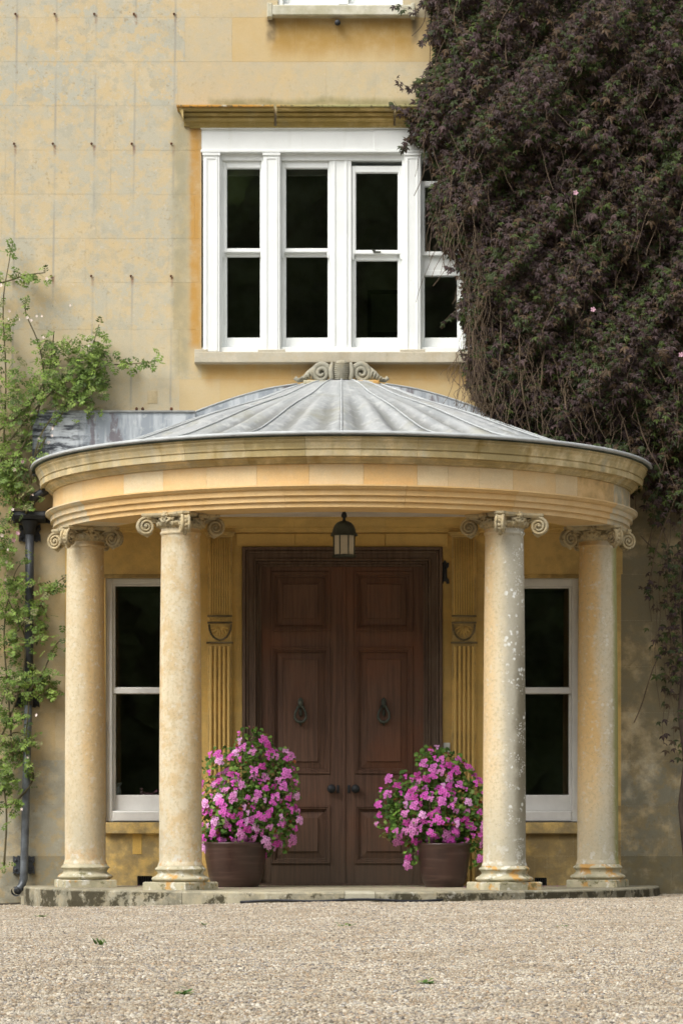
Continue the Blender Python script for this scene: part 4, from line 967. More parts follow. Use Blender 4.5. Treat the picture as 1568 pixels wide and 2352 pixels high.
def pot(x, y0, y1, wt, wb, Y, lab):
    s = s_at(Y); h = (y1-y0)/s; a, b = wt/2/s, wb/2/s; o = P(x, 0, Y); o.z = ZF
    m = MB(); pr = [(b*.97, 0), (b, .01)]+[(b+(a-b)*(t**.55), .01+(h-.035)*t) for t in np.linspace(0, 1, 12)[1:]]+[(a+.003, h-.02), (a+.004, h-.008), (a, h), (a-.022, h), (a-.025, h-.05)]
    m.lathe(pr, 40, o, cap=True); t = thing('flower_pot', lab, 'flower pot', o, 'plant pots beside the door'); m.obj('pot_body', pot_m, t)
    m = MB(); m.lathe([(.001, h-.045), (a-.024, h-.045)], 30, o, cap=False); m.obj('potting_soil', soil_m, t)
pot(541, 1934, 2037, 146, 106, -.67, 'wide brown glazed pot left of the door between column and door'); pot(1019, 1936, 2037, 124, 88, -.67, 'narrower brown glazed pot right of the door beside the lichened column')

# things seen through the windows
o = P(868, 667, 3.05); s3 = s_at(3.05); w3, h3 = .30, .38
pf = thing('picture_frame', 'framed picture on the dark back wall seen through the upper window', 'picture', P(880, 770, 3.1))
m = MB(); a, b, c_, d = (P(843, 0, 3.1).x, P(940, 0, 3.1).x, P(0, 772, 3.1).z, P(0, 667, 3.1).z)
for r in ((a, a+.035, c_, d), (b-.035, b, c_, d), (a+.035, b-.035, c_, c_+.035), (a+.035, b-.035, d-.035, d)): m.box(r[0], r[1], 3.08, 3.14, r[2], r[3])
m.obj('frame', vent_m, pf); m = MB(); m.box(a+.03, b-.03, 3.10, 3.13, c_+.03, d-.03); m.obj('print', paper_m, pf)
def jar(x, y, lab, mat, sc=1.0):
    o = P(x, y, .28); m = MB(); m.lathe([(.02*sc, 0), (.026*sc, .01), (.030*sc, .04*sc), (.022*sc, .065*sc), (.018*sc, .075*sc), (.034*sc, .10*sc), (.036*sc, .105*sc), (.001, .105*sc)], 16, o)
    return tag(m.obj('vase', mat), lab, 'vase')
shelf = MB(); shelf.box(X_(262), X_(440), .23, .42, Z_(1832), Z_(1827.5)); shelf.box(X_(1128), X_(1312), .23, .42, Z_(1832), Z_(1827.5)); shelf.obj('inner_sill', grey_white_m, house)
jar(271, 1827, 'small blue grey vase on the inner sill of the left window', porcelain_m)
m = MB(); o = P(325, 1827, .28)
m.lathe([(.018, 0), (.014, .02), (.008, .04)], 10, o); m.ball(o+Vector((0, 0, .052)), .014, 7); m.tube([o+Vector((.0, 0, .03)), o+Vector((.05, 0, .012)), o+Vector((.10, 0, .012))], [.010, .014, .010], 7); m.ball(o+Vector((.125, 0, .04)), .014, 7); m.tube([o+Vector((.1, 0, .012)), o+Vector((.125, 0, .04))], .008, 6)
tag(m.obj('figurine', simple('pink_porcelain', (.38, .16, .22), .35, var=.5)), 'reclining pink figurine on the inner sill of the left window', 'figurine')

# ------------------------------------------------------------------ plants
def nrm(v): return v/np.maximum(np.linalg.norm(v, axis=-1, keepdims=True), 1e-9)
def leaves(pos, t, n, L_, cols, angles=(0,), scl=(1,), wid=.2, fold=.06, droop=.12, peti=0.0, mid=.45):
    """compound leaves: every leaf is len(angles) folded leaflets; returns V, F, C"""
    n_ = len(pos); t = nrm(t); n = nrm(n-(n*t).sum(-1, keepdims=True)*t); b = np.cross(n, t); Vs = []; Fs = []; Cs = []; base = 0
    L_ = np.broadcast_to(L_, (n_,))[:, None]
    for a, s_ in zip(angles, scl):
        d = cos(a)*t+sin(a)*b; sd_ = np.cross(n, d); l = L_*s_; p0 = pos+t*peti*L_ if a else pos+t*peti*L_
        jl = 1+rng.normal(0, .08, (n_, 1))
        V = np.stack([p0, p0+d*l*mid+sd_*l*wid-n*l*fold, p0+d*l*mid-sd_*l*wid-n*l*fold, p0+d*l*jl-n*l*droop, p0+d*l*mid+n*l*fold*.5], 1)
        Fq = np.array([(0,1,4),(0,4,2),(1,3,4),(4,3,2)])[None]+(np.arange(n_)*5)[:, None, None]+base
        Vs.append(V.reshape(-1, 3)); Fs.append(Fq.reshape(-1, 3)); c = cols*(1+rng.normal(0, .10, (n_, 1))); Cs.append(np.repeat(np.clip(c, 0, 1), 5, 0)); base += n_*5
    return np.concatenate(Vs), np.concatenate(Fs), np.concatenate(Cs)
def merge(parts):
    V = []; Fc = []; C = []; b = 0
    for v, f, c in parts: V.append(v); Fc.append(f+b); C.append(c); b += len(v)
    return np.concatenate(V), np.concatenate(Fc), np.concatenate(C)
def mesh_obj(name, data, mat, parent, kind=None, origin=None, smooth=False):
    V, Fc, C = data; o0 = origin if origin is not None else Vector(V.mean(0)); me = raw_mesh(name, V-np.array(o0), Fc, C, mat, smooth)
    o = bpy.data.objects.new(name, me); COL.objects.link(o); place(o, Vector(o0), parent)
    if kind: o['kind'] = kind
    return o
def inside(px, py, poly):
    r = np.zeros(len(px), bool); k = len(poly); j = k-1
    for i in range(k):
        xi, yi = poly[i]; xj, yj = poly[j]
        c = ((yi > py) != (yj > py)) & (px < (xj-xi)*(py-yi)/(yj-yi+1e-9)+xi); r ^= c; j = i
    return r
def edge_dist(px, py, poly):
    d = np.full(len(px), 1e9); k = len(poly)
    for i in range(k):
        a = np.array(poly[i], float); b = np.array(poly[(i+1) % k], float); ab = b-a; t = np.clip(((px-a[0])*ab[0]+(py-a[1])*ab[1])/(ab@ab+1e-9), 0, 1)
        d = np.minimum(d, np.hypot(px-a[0]-t*ab[0], py-a[1]-t*ab[1]))
    return d
def PV(px, py, Y): s = F/(DW+Y); return np.stack([(px-784)/s, Y, HC+(1900-py)/s], 1)
def cnoise(x, y, s): return (np.sin(x/s+1.3)*np.cos(y/s*1.2-.7)+.6*np.sin(x/s*2.1+y/s*1.7)+.5*np.cos(x/s*3.7-y/s*3.1+2)+.35*np.sin(x/s*6.3+y/s*5.9))/1.8

# ---- the big purple creeper
creeper = thing('purple_creeper', 'huge purple leaved climber covering the right of the house wall', 'climber', P(1560, 2050, -.2))
OUT = [(985, -420), (940, -120), (972, -30), (965, 5), (992, 30), (975, 70), (1003, 115), (985, 150), (948, 190), (962, 215), (925, 250), (940, 285), (932, 318), (975, 335), (990, 370), (1003, 410), (985, 450), (985, 500), (1010, 560), (1048, 600), (1060, 650), (1052, 720), (1075, 770), (1062, 840), (1082, 900), (1120, 955), (1190, 1000), (1300, 1020), (1400, 1035), (1470, 1050), (1500, 1120), (1545, 1170), (1600, 1120), (1900, 1150), (2150, 1130), (2150, -420)]
def creeper_pts(n, inner=False, near=True):
    px = rng.uniform(900, 2150, n*2); py = rng.uniform(-420, 1180, n*2)
    k = inside(px, py, OUT); k &= (px < 1640) | (rng.uniform(0, 1, n*2) < .45); k &= (py > -60) | (rng.uniform(0, 1, n*2) < .45)
    px, py = px[k][:n], py[k][:n]
    ed = edge_dist(px, py, OUT); env = .06+.42*(1-np.exp(-ed/70))+.20*cnoise(px, py, 75)*np.clip(ed/90, 0, 1)+.08*cnoise(px+300, py, 34)*np.clip(ed/50, 0, 1)
    env = np.clip(env, .05, .9); env += np.where(py < 330, .12*np.clip(ed/60, 0, 1), 0)
    return px, py, ed, env
PURP = np.array([(.066,.046,.052),(.088,.062,.072),(.050,.043,.036),(.082,.070,.048),(.045,.062,.024),(.075,.105,.030),(.110,.080,.092),(.11,.092,.062)])
PURP = PURP*np.array([.72, .60, .50]); PURP[4:6] *= np.array([1.0, 1.25, .85]); PURP[[2, 3, 7]] *= np.array([1.1, .95, .8]); PPW = np.array([.20,.12,.19,.15,.15,.08,.05,.06])
def creeper_leafset(n, deep):
    px, py, ed, env = creeper_pts(n); m_ = len(px)
    u = rng.beta(5, 1.3, m_) if not deep else rng.uniform(.0, .75, m_)
    Y = -(env*u)-.01; pos = PV(px, py, Y); pos[:, 1] = Y
    green = cnoise(px, py, 60) > .25
    ci = rng.choice(len(PURP), m_, p=PPW/PPW.sum()); ci = np.where(green & (rng.uniform(0, 1, m_) < .45), rng.choice([4, 5, 3], m_), ci)
    c = PURP[ci]*rng.uniform(.75, 1.3, (m_, 1))
    t = np.stack([rng.normal(0, .45, m_), rng.normal(-.35, .35, m_), rng.normal(-.85, .3, m_)], 1); nn = np.stack([rng.normal(0, .4, m_), rng.normal(-.9, .3, m_), rng.normal(.55, .35, m_)], 1)
    return leaves(pos, t, nn, rng.uniform(.026, .062, m_), c, (0, radians(52), radians(-52)), (1, .82, .82), .19, .05, .16, .25)
mesh_obj('foliage', merge([creeper_leafset(52000, False), creeper_leafset(15000, True)]), leaf_m, creeper, 'stuff')
# individual front leaves, parts of their own
variants = []
for k in range(10):
    c = PURP[[0, 1, 6, 3, 1, 0, 7, 4, 6, 1][k]][None]*1.08
    V, Fc, C = leaves(np.zeros((1, 3)), np.array([[0, -.25, -1.0]]), np.array([[0, -1, .3]]), .068+.002*(k % 4), c, (0, radians(50+k), radians(-50+k), radians(100), radians(-100)) if k % 2 else (0, radians(48), radians(-52)), (1, .85, .82, .55, .6), .19, .05, .2, .3)
    variants.append(raw_mesh('leaf', V, Fc, C, leaf_m))
px, py, ed, env = creeper_pts(4000); ok = (px < 1575) & (py > -5); px, py, env = px[ok], py[ok], env[ok]
for i in range(260):
    p_ = PV(px[i:i+1], py[i:i+1], -(env[i:i+1]*1.0)-.03)[0]
    o = bpy.data.objects.new('leaf', variants[i % 10]); COL.objects.link(o); place(o, Vector(p_), creeper); o.rotation_euler = (random.uniform(-.4, .35), random.uniform(-.6, .6), random.uniform(-.7, .7))
# stems: hanging tan shoots in front of and between the leaves
def vine(x, y, L_, Y, r=.003, wig=10, drift=0, n=9):
    pts = []; ph = random.uniform(0, 6)
    for i in range(n):
        t = i/(n-1); pts.append(P(x+drift*t+wig*sin(ph+t*5)*t*.8+random.uniform(-1, 1), y+L_*t, Y+.03*sin(ph+t*4)))
    return pts
m = MB()
px, py, ed, env = creeper_pts(620)
for i in range(len(px)):
    r_ = .0016+.0016*random.random()
    m.tube(vine(px[i], py[i], random.uniform(40, 170), -env[i]*random.uniform(.6, 1.0)-.01, r_, random.uniform(6, 22), random.gauss(0, 28), 7), r_, 4, cap=False)
for i in range(130):
    x = random.uniform(985, 1110); y = random.uniform(330, 900); e_ = .22+.3*random.random()
    if x < 1050+(y > 600)*20 and y > 520: x += 60
    m.tube(vine(x, y, random.uniform(40, 150), -e_, .002, random.uniform(8, 26), random.gauss(0, 25), 7), .0019, 4, cap=False)
for i in range(130):
    x = random.uniform(1080, 1460); y = random.uniform(760, 960); m.tube(vine(x, y, random.uniform(40, 110), -.5+.25*random.random(), .002, random.uniform(8, 26), random.gauss(0, 25), 7), .0022, 4, cap=False)
m.obj('hanging_shoots', stem_m, creeper, fix=False, kind='stuff')
for (x, y, L_, d) in ((1150, 640, 320, -12), (1085, 760, 170, 12), (1190, 730, 300, 20), (1250, 800, 230, -14), (1290, 850, 180, 30), (1120, 420, 260, 6), (1350, 560, 330, 10), (1420, 500, 420, -20), (1480, 150, 260, 18), (1530, 240, 300, -25), (1385, 820, 230, 60), (1440, 880, 220, 75), (1500, 930, 240, -50), (1545, 1000, 260, -70), (1560, 1120, 240, -90), (1500, 1180, 130, 60), (1470, 1230, 100, 90), (1555, 1420, 240, -110), (1562, 1060, 420, 8)):
    m = MB(); m.tube(vine(x, y, L_, -.35 if y < 900 else -.22, .004, 14, d, 14), [.0045]*14, 6); m.obj('woody_stem', stem_m, creeper)
m = MB(); pts = [P(1585, 2046, -.1), P(1572, 1950, -.12), P(1562, 1850, -.1), P(1574, 1750, -.13), P(1560, 1640, -.12), P(1572, 1500, -.15), P(1566, 1350, -.14), P(1580, 1200, -.16), P(1570, 1000, -.2)]
m.tube(pts, [.03, .026, .024, .022, .021, .02, .02, .018, .015], 9); m.tube([p+Vector((.06+.02*sin(i*2), .02, 0)) for i, p in enumerate(pts)], .016, 7); m.obj('trunk', simple('bark', (.075, .055, .042), .95, var=.4, bump=.006, bs=40), creeper)
# sparse hanging strands with leaves beside the portico
sp_p = []; sm_ = MB()
for k in range(34):
    x = random.uniform(1488, 1660); y = random.uniform(1060, 1350); L_ = random.uniform(90, 330); Yk = random.uniform(-.3, -.08)
    if k < 6: x, y, L_ = (1515, 1508, 1535, 1525, 1550, 1540)[k], (1290, 1380, 1180, 1640-120, 1450, 1600)[k], (200, 250, 320, 190, 150, 140)[k]
    pts = vine(x, y, L_, Yk, .002, 12, random.uniform(-25, 20), 10); sm_.tube(pts, .0022, 4, cap=False)
    for q in pts[1:]:
        if random.random() < (.55 if x > 1530 else .4): sp_p += [tuple(q+Vector((random.gauss(0, .03), random.gauss(-.02, .02), random.gauss(0, .03)))) for _ in range(random.choice((1, 2, 4)))]
for cx, cy_, n_, sx, sy in ((1475, 1080, 60, 20, 18), (1430, 1120, 22, 14, 14), (1500, 1150, 40, 20, 18), (1560, 1100, 90, 25, 60), (1510, 1190, 20, 15, 10), (1545, 1400, 26, 14, 35), (1560, 1300, 40, 16, 60), (1550, 1530, 26, 14, 26), (1530, 1480, 8, 14, 12), (1565, 1640, 14, 8, 30), (1460, 1035, 60, 40, 14), (1350, 1022, 60, 50, 8), (1240, 1002, 30, 40, 8)):
    for _ in range(n_): sp_p.append(tuple(P(random.gauss(cx, sx), random.gauss(cy_, sy), random.uniform(-.35, -.06) if cx > 1440 else random.uniform(-.5, -.15))))
sm_.obj('hanging_strands', stem_m, creeper, fix=False, kind='stuff')
sp = np.array(sp_p); k_ = len(sp); ci = rng.choice([0, 1, 4, 4, 5, 3], k_)
mesh_obj('strand_leaves', leaves(sp, np.stack([rng.normal(0, .5, k_), rng.normal(-.3, .3, k_), rng.normal(-.8, .3, k_)], 1), np.stack([rng.normal(0, .4, k_), rng.normal(-.9, .3, k_), rng.normal(.5, .3, k_)], 1), rng.uniform(.04, .065, k_), PURP[ci]*1.05, (0, radians(52), radians(-52)), (1, .82, .82), .2, .05, .16, .25), leaf_m, creeper, 'stuff')
# outlying sprays against the wall and the white window
sp_p = []; sm_ = MB()
for (x0, y0, x1, y1) in ((960, 20, 905, 8), (948, 200, 912, 180), (935, 250, 902, 232), (930, 320, 926, 335), (1062, 690, 1020, 735), (1060, 590, 1030, 612), (985, 70, 965, 90), (1000, 420, 990, 470), (1080, 820, 1062, 800)):
    pts = [P(x0+(x1-x0)*t+2*sin(t*7), y0+(y1-y0)*t+6*sin(t*3), -.25+.05*t) for t in np.linspace(0, 1, 7)]; sm_.tube(pts, .002, 4, cap=False)
    for q in pts: sp_p += [tuple(q+Vector((random.gauss(0, .012), random.gauss(-.02, .02), random.gauss(-.01, .015)))) for _ in range(2)]
sm_.obj('outer_twigs', stem_m, creeper, fix=False, kind='stuff'); sp = np.array(sp_p); k_ = len(sp)
mesh_obj('outer_leaves', leaves(sp, np.stack([rng.normal(-.3, .5, k_), rng.normal(-.3, .3, k_), rng.normal(-.8, .3, k_)], 1), np.stack([rng.normal(0, .4, k_), rng.normal(-.9, .3, k_), rng.normal(.5, .3, k_)], 1), rng.uniform(.03, .055, k_), PURP[rng.choice([0, 1, 4, 2], k_)], (0, radians(52), radians(-52)), (1, .82, .82), .2, .05, .16, .25), leaf_m, creeper, 'stuff')
def blossom_mesh(col, R_, n=5, cup=.3):
    pos = np.zeros((n, 3)); a = np.arange(n)*2*pi/n; t = np.stack([np.cos(a), np.full(n, -cup), np.sin(a)], 1); nn = np.stack([np.cos(a)*cup, np.full(n, -1.), np.sin(a)*cup], 1)
    return leaves(pos, t, nn, R_, np.tile(np.array(col)[None], (n, 1)), wid=.36, fold=.02, droop=.05, mid=.62)
pk = raw_mesh('blossom', *blossom_mesh((.72, .42, .52), .024), petal_m); wh = raw_mesh('blossom', *blossom_mesh((.78, .66, .60), .020), petal_m)
for x, y in ((1321, 443), (1361, 711), (1563, 815)):
    q = bpy.data.objects.new('blossom', pk); COL.objects.link(q); place(q, P(x, y, -.72), creeper)

# ---- climbing rose on the left
rose = thing('climbing_rose', 'sprawling green climbing rose with small pale blooms on the left of the wall', 'climber', P(20, 2040, -.12))
GRN = np.array([(.14,.22,.04),(.19,.28,.05),(.10,.16,.03),(.07,.11,.025),(.24,.33,.07),(.26,.26,.11)])
canes = [[(-40, 1300), (-10, 1150), (10, 1000), (14, 850), (8, 700), (22, 600), (30, 560)], [(0, 1120), (60, 1010), (100, 900), (92, 800), (60, 720), (62, 690)], [(-30, 1080), (40, 990), (120, 900), (190, 860), (240, 840), (300, 836), (372, 828)],
         [(20, 1200), (60, 1090), (110, 1000), (170, 910), (200, 850), (215, 790), (228, 745)], [(-30, 660), (20, 645), (60, 632), (105, 626)], [(60, 1180), (90, 1010), (150, 930), (185, 915), (212, 940)], [(-20, 1000), (60, 940), (110, 860), (120, 800), (125, 760)],
         [(30, 1750), (20, 1600), (10, 1450), (30, 1330), (60, 1280)], [(-30, 1860), (30, 1845), (72, 1800), (76, 1770), (60, 1720), (68, 1600), (72, 1500), (90, 1400), (120, 1350), (150, 1325)], [(0, 1700), (40, 1600), (60, 1480), (30, 1400), (-20, 1300)], [(60, 1600), (100, 1540), (130, 1480), (148, 1470)], [(10, 1990), (15, 1850), (-10, 1700), (20, 1560)], [(40, 1450), (90, 1390), (110, 1420)], [(-40, 1800), (20, 1690), (70, 1690)]]
rm = [];
cane_mb = []
for c in canes:
    pts = [P(x, y, -.14-.05*sin(i*1.7+x*.01)) for i, (x, y) in enumerate(c)]
    fine = []
    for i in range(len(pts)-1):
        p0, p1, p2, p3 = pts[max(i-1, 0)], pts[i], pts[i+1], pts[min(i+2, len(pts)-1)]
        for t in np.linspace(0, 1, 6)[:-1]: fine.append(.5*((2*p1)+(-p0+p2)*t+(2*p0-5*p1+4*p2-p3)*t*t+(-p0+3*p1-3*p2+p3)*t**3))
    fine.append(pts[-1]); n_ = len(fine)
    m = MB(); m.tube(fine, [.0085*(1-.7*i/n_)+.001 for i in range(n_)], 5); m.obj('cane', rose_stem_m, rose)
    for i, q in enumerate(fine):
        if random.random() < .55: rm += [(q+Vector((random.gauss(0, .03), random.gauss(-.03, .03), random.gauss(0, .03))), 1) for _ in range(2)]
clumps = [(40, 950, 40, 60, 90), (130, 880, 45, 40, 100), (190, 880, 35, 42, 100), (205, 830, 30, 40, 90), (160, 800, 35, 25, 50), (230, 800, 18, 25, 40), (110, 800, 20, 30, 30), (235, 880, 15, 20, 22), (30, 880, 30, 60, 60), (10, 760, 16, 50, 30), (60, 1010, 30, 30, 26), (15, 1040, 25, 40, 50),
          (10, 1080, 22, 40, 60), (20, 1130, 22, 30, 40), (60, 1150, 28, 18, 26), (10, 1260, 20, 50, 60), (50, 1340, 30, 18, 40), (20, 1400, 26, 40, 60), (70, 1400, 30, 25, 40), (120, 1350, 20, 14, 22), (100, 1440, 22, 20, 24), (35, 1480, 34, 30, 60), (90, 1560, 36, 26, 80), (30, 1570, 36, 30, 90), (20, 1640, 26, 24, 45), (110, 1590, 18, 14, 20),
          (25, 1720, 34, 26, 75), (70, 1705, 16, 10, 16), (15, 1790, 26, 26, 60), (40, 1850, 10, 14, 10), (205, 920, 18, 12, 12), (290, 838, 36, 5, 12), (330, 835, 30, 5, 8), (100, 640, 10, 6, 6), (60, 640, 26, 8, 12), (40, 1100, 30, 60, 40), (-60, 900, 50, 200, 120), (-60, 1400, 50, 300, 200)]
for (cx, cy_, sx, sy, n_) in clumps:
    for _ in range(int(n_*.95)): rm.append((P(random.gauss(cx, sx*.62), random.gauss(cy_, sy*.62), -.02-.24*random.random()), 0))
sp = np.array([tuple(q) for q, _ in rm]); k_ = len(sp); yy = (Z_(0)-sp[:, 2])
c = GRN[rng.choice(6, k_, p=[.26, .22, .2, .14, .12, .06])]*rng.uniform(.75, 1.2, (k_, 1))
t_ = np.stack([rng.normal(0, .75, k_), rng.normal(-.35, .3, k_), rng.normal(-.3, .5, k_)], 1); n__ = np.stack([rng.normal(0, .4, k_), rng.normal(-.7, .35, k_), rng.normal(.7, .35, k_)], 1)
parts_ = []
tn = nrm(t_)
for st, an_ in ((0, (radians(70), radians(-70))), (.55, (radians(62), radians(-62))), (1.1, (0, radians(50), radians(-50)))):
    Lf = rng.uniform(.024, .038, k_); parts_.append(leaves(sp+tn*st*.034, t_, n__, Lf, c, an_, (1,)*len(an_), .27, .05, .12, .1, .5))
mesh_obj('foliage', merge(parts_), leaf_m, rose, 'stuff')
for (x, y) in ((85, 725), (96, 728), (70, 737), (24, 716), (20, 733), (62, 728), (48, 731), (163, 700), (5, 655), (107, 640), (90, 1010), (110, 1013), (204, 795), (118, 1003), (74, 1138), (52, 1060), (36, 1080), (30, 1240), (22, 1260), (8, 1230), (16, 1290), (52, 1860), (62, 1738), (84, 1645), (100, 775), (125, 985), (30, 1170), (10, 1330), (40, 1225)):
    q = bpy.data.objects.new('bloom', wh if random.random() < .93 else pk); COL.objects.link(q); place(q, P(x+random.uniform(-3, 3), y+random.uniform(-3, 3), -.3), rose)
    q.rotation_euler = (random.uniform(-.6, .6), random.uniform(0, 3), random.uniform(-.6, .6)); q.scale = (random.uniform(.55, .95),)*3

# ---- geraniums
MAG = [(.74, .10, .56), (.78, .20, .64), (.84, .42, .76), (.58, .06, .38), (.76, .13, .58), (.70, .24, .56)]
def umbel(col, nf, R_):
    ps = []
    for k in range(nf):
        a = k*2.4+random.uniform(-.3, .3); rr = R_*sqrt((k+.3)/nf); ctr = np.array([rr*cos(a), -R_*.55*(1-(rr/R_)**2)-.003, rr*sin(a)])
        tilt = np.array([ctr[0]*9, -1.0, ctr[2]*9+.1]); tilt /= np.linalg.norm(tilt); u = np.cross(tilt, [0, 0, 1.]); u /= np.linalg.norm(u); w = np.cross(u, tilt)
        n = 5; ang_ = np.arange(n)*2*pi/n+random.uniform(0, 1); t = np.cos(ang_)[:, None]*u+np.sin(ang_)[:, None]*w+.18*tilt; cc = np.array(col)*random.uniform(.85, 1.12)
        ps.append(leaves(np.tile(ctr, (n, 1)), t, np.tile(tilt, (n, 1)), R_*random.uniform(.50, .60), np.tile(cc[None], (n, 1)), wid=.40, fold=.03, droop=.03, mid=.66))
        ps.append(leaves(np.tile(ctr+tilt*.002, (3, 1)), t[:3], np.tile(tilt, (3, 1)), R_*.17, np.tile(np.array([[.22, .01, .10]]), (3, 1)), wid=.3))
    V, Fc, C = merge(ps); return raw_mesh('flower_head', V, Fc, np.clip(C, 0, 1), petal_m)
heads = [umbel(MAG[k % 6], (4, 6, 7, 5, 3, 8, 6, 5)[k % 8], (.024, .031, .035, .029, .021, .036, .032, .028)[k % 8]) for k in range(14)]
GER = np.array([(.12,.24,.04),(.17,.31,.05),(.075,.16,.03),(.22,.34,.07),(.16,.12,.03),(.25,.07,.02)])
def geranium(cx, blobs, nfl, nlf, lab, seed, xmin, xmax):
    random.seed(seed); Yc = -.67; o = P(cx, 1938, Yc); t = thing('geranium', lab, 'plant', o, 'pink geraniums in pots'); s = s_at(Yc)
    w = [b[2]*b[3]*b[4] for b in blobs]
    def pt(shell):
        b = random.choices(blobs, w)[0]; a = random.uniform(0, 2*pi); z = random.uniform(-1, 1); q = sqrt(1-z*z); d = Vector((q*cos(a), q*sin(a), z))
        if shell and d.y > .25: d.y = -d.y
        k = (random.uniform(.84, 1.12) if shell else random.uniform(.35, 1.04))
        return P(b[0], b[1], Yc)+Vector((d.x*b[2]/s*k, d.y*min(b[2], b[3])*.85/s*k, d.z*b[3]/s*k)), d, b
    placed = []; n = 0; tries = 0
    while n < nfl and tries < 6000:
        tries += 1; p, d, b = pt(True)
        if p.z < ZF+.10 or any((p-q).length < .051 for q in placed): continue
        inb = False
        for bb in blobs:
            if bb is b: continue
            c = P(bb[0], bb[1], Yc); e = p-c
            if (e.x*s/bb[2])**2+(e.z*s/bb[3])**2+(e.y*s/(min(bb[2], bb[3])*.85))**2 < .8: inb = True
        if inb: continue
        placed.append(p); n += 1; h_ = bpy.data.objects.new('flower_head', random.choice(heads)); COL.objects.link(h_); place(h_, p, t)
        f_ = Vector((d.x*.7, min(d.y, -.25)-.35, d.z*.5+.15)); h_.rotation_euler = (-f_).to_track_quat('Y', 'Z').to_euler(); h_.scale = (random.uniform(.75, 1.18),)*3
    st = MB()
    for p in placed: base = P(cx+random.uniform(-25, 25), 1940, Yc); mid_ = base.lerp(p, .6)+Vector((0, .02, .04)); st.tube([base, mid_, p+Vector((0, .004, -.002))], .002, 4, cap=False)
    st.obj('stems', simple('geranium_stem', (.10, .13, .03), .7, var=.4), t, fix=False, kind='stuff')
    L_ = [pt(random.random() < .35) for _ in range(nlf)]; sp = np.array([tuple(p+Vector((0, .02, 0))) for p, _, _ in L_]); dv = np.array([tuple(d) for _, d, _ in L_])
    k_ = len(sp); c = GER[rng.choice(6, k_, p=[.33, .24, .22, .12, .06, .03])]*rng.uniform(.75, 1.2, (k_, 1))
    tt = dv*.6+rng.normal(0, .5, (k_, 3)); nn = np.stack([dv[:, 0]*.5+rng.normal(0, .3, k_), -.6+rng.normal(0, .3, k_), .6+rng.normal(0, .3, k_)], 1)
    a5 = tuple(radians(v) for v in (0, 50, -50, 100, -100))
    data = leaves(sp, tt, nn, rng.uniform(.018, .030, k_), c, a5, (1, .95, .95, .85, .85), .40, .02, .08, 0, .62)
    mesh_obj('foliage', data, leaf_m, t, 'stuff')
    bm_ = MB()
    for _ in range(26):
        p, d, b = pt(True); bm_.ball(p+Vector((0, -.01, 0)), .007, 5, (1, 1, 1.5))
    bm_.obj('buds', simple('flower_bud', (.30, .10, .12), .6, var=.5), t, fix=False, kind='stuff')
    return t
geranium(541, [(572, 1860, 108, 92, 90), (585, 1770, 72, 62, 60), (582, 1704, 40, 32, 30), (648, 1790, 36, 74, 40), (650, 1890, 32, 66, 32), (485, 1900, 36, 52, 36), (480, 1790, 22, 50, 22), (535, 1930, 70, 28, 90), (600, 1938, 32, 30, 70), (485, 1940, 20, 24, 40), (515, 1745, 38, 32, 30)], 150, 2900,
         'full bushy pink geranium in the left pot, taller and rounder', 5, 440, 700)
geranium(1019, [(1000, 1865, 104, 74, 80), (1010, 1775, 58, 52, 50), (985, 1742, 32, 30, 28), (910, 1865, 48, 66, 44), (1080, 1870, 44, 82, 44), (945, 1945, 22, 44, 20), (1085, 1950, 28, 40, 24), (930, 1800, 40, 30, 30), (1015, 1930, 58, 24, 80), (1055, 1790, 36, 40, 30)], 120, 2700,
         'looser straggling pink geranium in the right pot, spilling lower', 9, 840, 1120)
random.seed(3)
# fallen petals
k_ = 260; xx = np.concatenate([rng.normal(-.7, .35, 60), rng.normal(.75, .35, 60), rng.normal(1.75, .3, 110), rng.uniform(-2, 2, 30)]); yy = np.concatenate([rng.uniform(-1.4, -.2, 60), rng.uniform(-1.4, -.2, 60), rng.uniform(-.75, -.1, 110), rng.uniform(-2.2, -.1, 30)])
ok = np.hypot(xx, yy) < 2.5; xx, yy = xx[ok], yy[ok]; k_ = len(xx); sp = np.stack([xx, yy, np.full(k_, ZF+.003)], 1)
dt = leaves(sp, np.stack([rng.normal(0, 1, k_), rng.normal(0, 1, k_), np.zeros(k_)], 1), np.tile([[0, 0, 1.]], (k_, 1)), rng.uniform(.010, .018, k_), np.tile(np.array([[.5, .10, .32]]), (k_, 1))*rng.uniform(.5, 1.2, (k_, 1)), wid=.4, fold=-.08)
tag(mesh_obj('fallen_petals', dt, petal_m, None, 'stuff'), 'pink fallen petals scattered on the portico floor', 'petals')
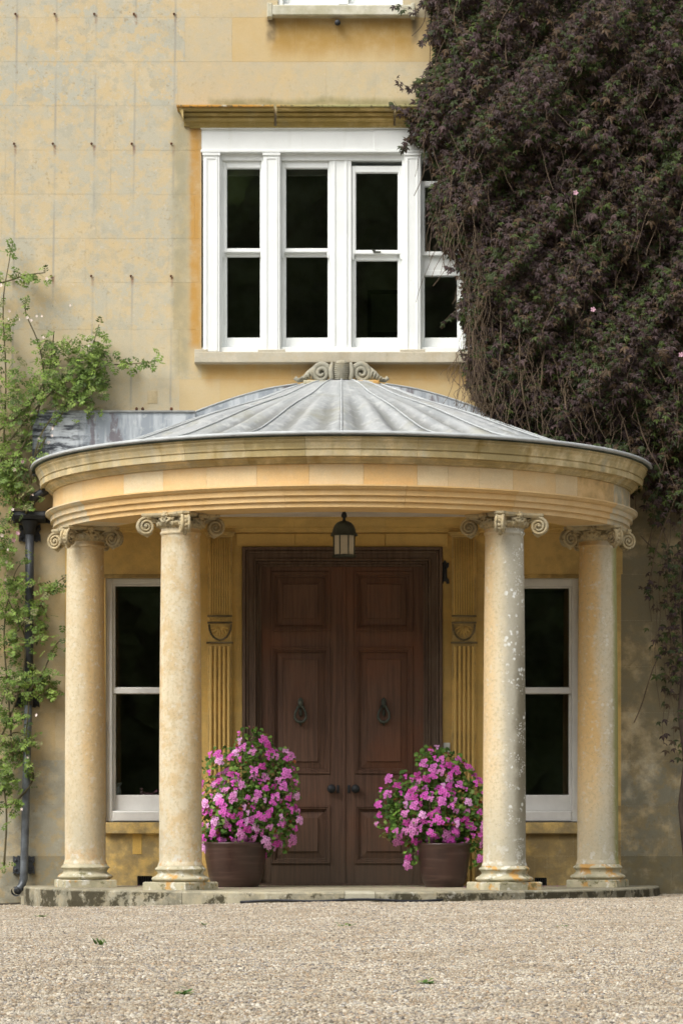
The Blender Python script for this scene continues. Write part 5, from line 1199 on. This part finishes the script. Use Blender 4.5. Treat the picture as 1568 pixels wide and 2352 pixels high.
# weeds in the gravel
def weed(x, y, h, n, lab, flat=False):
    depth = F*(HC-0)/(y-1900); Y = depth-DW; o = Vector(((x-784)/F*depth, Y, gz((x-784)/F*depth, Y)+.004)); k = n
    a = rng.uniform(0, 2*pi, k); up = rng.uniform(.15, .5, k) if flat else rng.uniform(.8, 2.0, k)
    tt = np.stack([np.cos(a), np.sin(a), up], 1); pos = np.tile([tuple(o)], (k, 1))+np.stack([rng.normal(0, .014, k), rng.normal(0, .014, k), np.abs(rng.normal(.005, .006, k))], 1)
    dt = leaves(pos, tt, np.stack([-np.cos(a)*.3, -np.sin(a)*.3, np.ones(k)], 1), rng.uniform(.35, .8, k)*h, GER[rng.choice(4, k)]*.8, wid=.16 if not flat else .24, fold=.02, droop=.1)
    tag(mesh_obj('weed', dt, leaf_m, None, None, o), lab, 'weed', 'small weeds in the gravel')
weed(980, 2273, .05, 34, 'low weed in the gravel right of centre nearest the camera', True); weed(428, 2303, .055, 40, 'flat weed in the gravel at the lower left', True); weed(792, 2135, .06, 26, 'weed in the gravel in front of the pale step stone', True)
weed(230, 2176, .075, 22, 'upright weed in the gravel at the left'); weed(465, 2129, .05, 16, 'tiny weed in the gravel below the inner left column', True); weed(1290, 2137, .045, 12, 'tiny weed in the gravel below the right window', True); weed(95, 2092, .07, 20, 'weed at the left end of the step', True)
# ---- the wood across the drive, behind the camera, that the windows mirror
def wood_belt():
    V = []; Fc = []; n, h = 120, 14
    pos = []
    k_ = 26000; a = rng.uniform(-1.25, 1.25, k_); R_ = 46+rng.uniform(0, 9, k_); z = rng.uniform(0, 1, k_)**.8*(22+3*np.sin(a*9)+1.5*np.sin(a*23+1))
    pos = np.stack([R_*np.sin(a), -DW+5-R_*np.cos(a), z], 1); k = len(pos)
    c = np.array([(.18, .24, .08)])*rng.uniform(.5, 1.5, (k, 1)); tt = rng.normal(0, 1, (k, 3)); nn = np.stack([-np.sin(a), np.cos(a), np.full(k, .4)], 1)+rng.normal(0, .3, (k, 3))
    return leaves(pos, tt, nn, rng.uniform(1.2, 2.2, k), c, (0, 2.1, 4.2), (1, 1, 1), .45, .05, .1)
o = mesh_obj('far_wood', wood_belt(), leaf_material('tree_leaf', .5, .6), None, 'stuff'); tag(o, 'belt of green trees across the drive facing the house', 'trees')
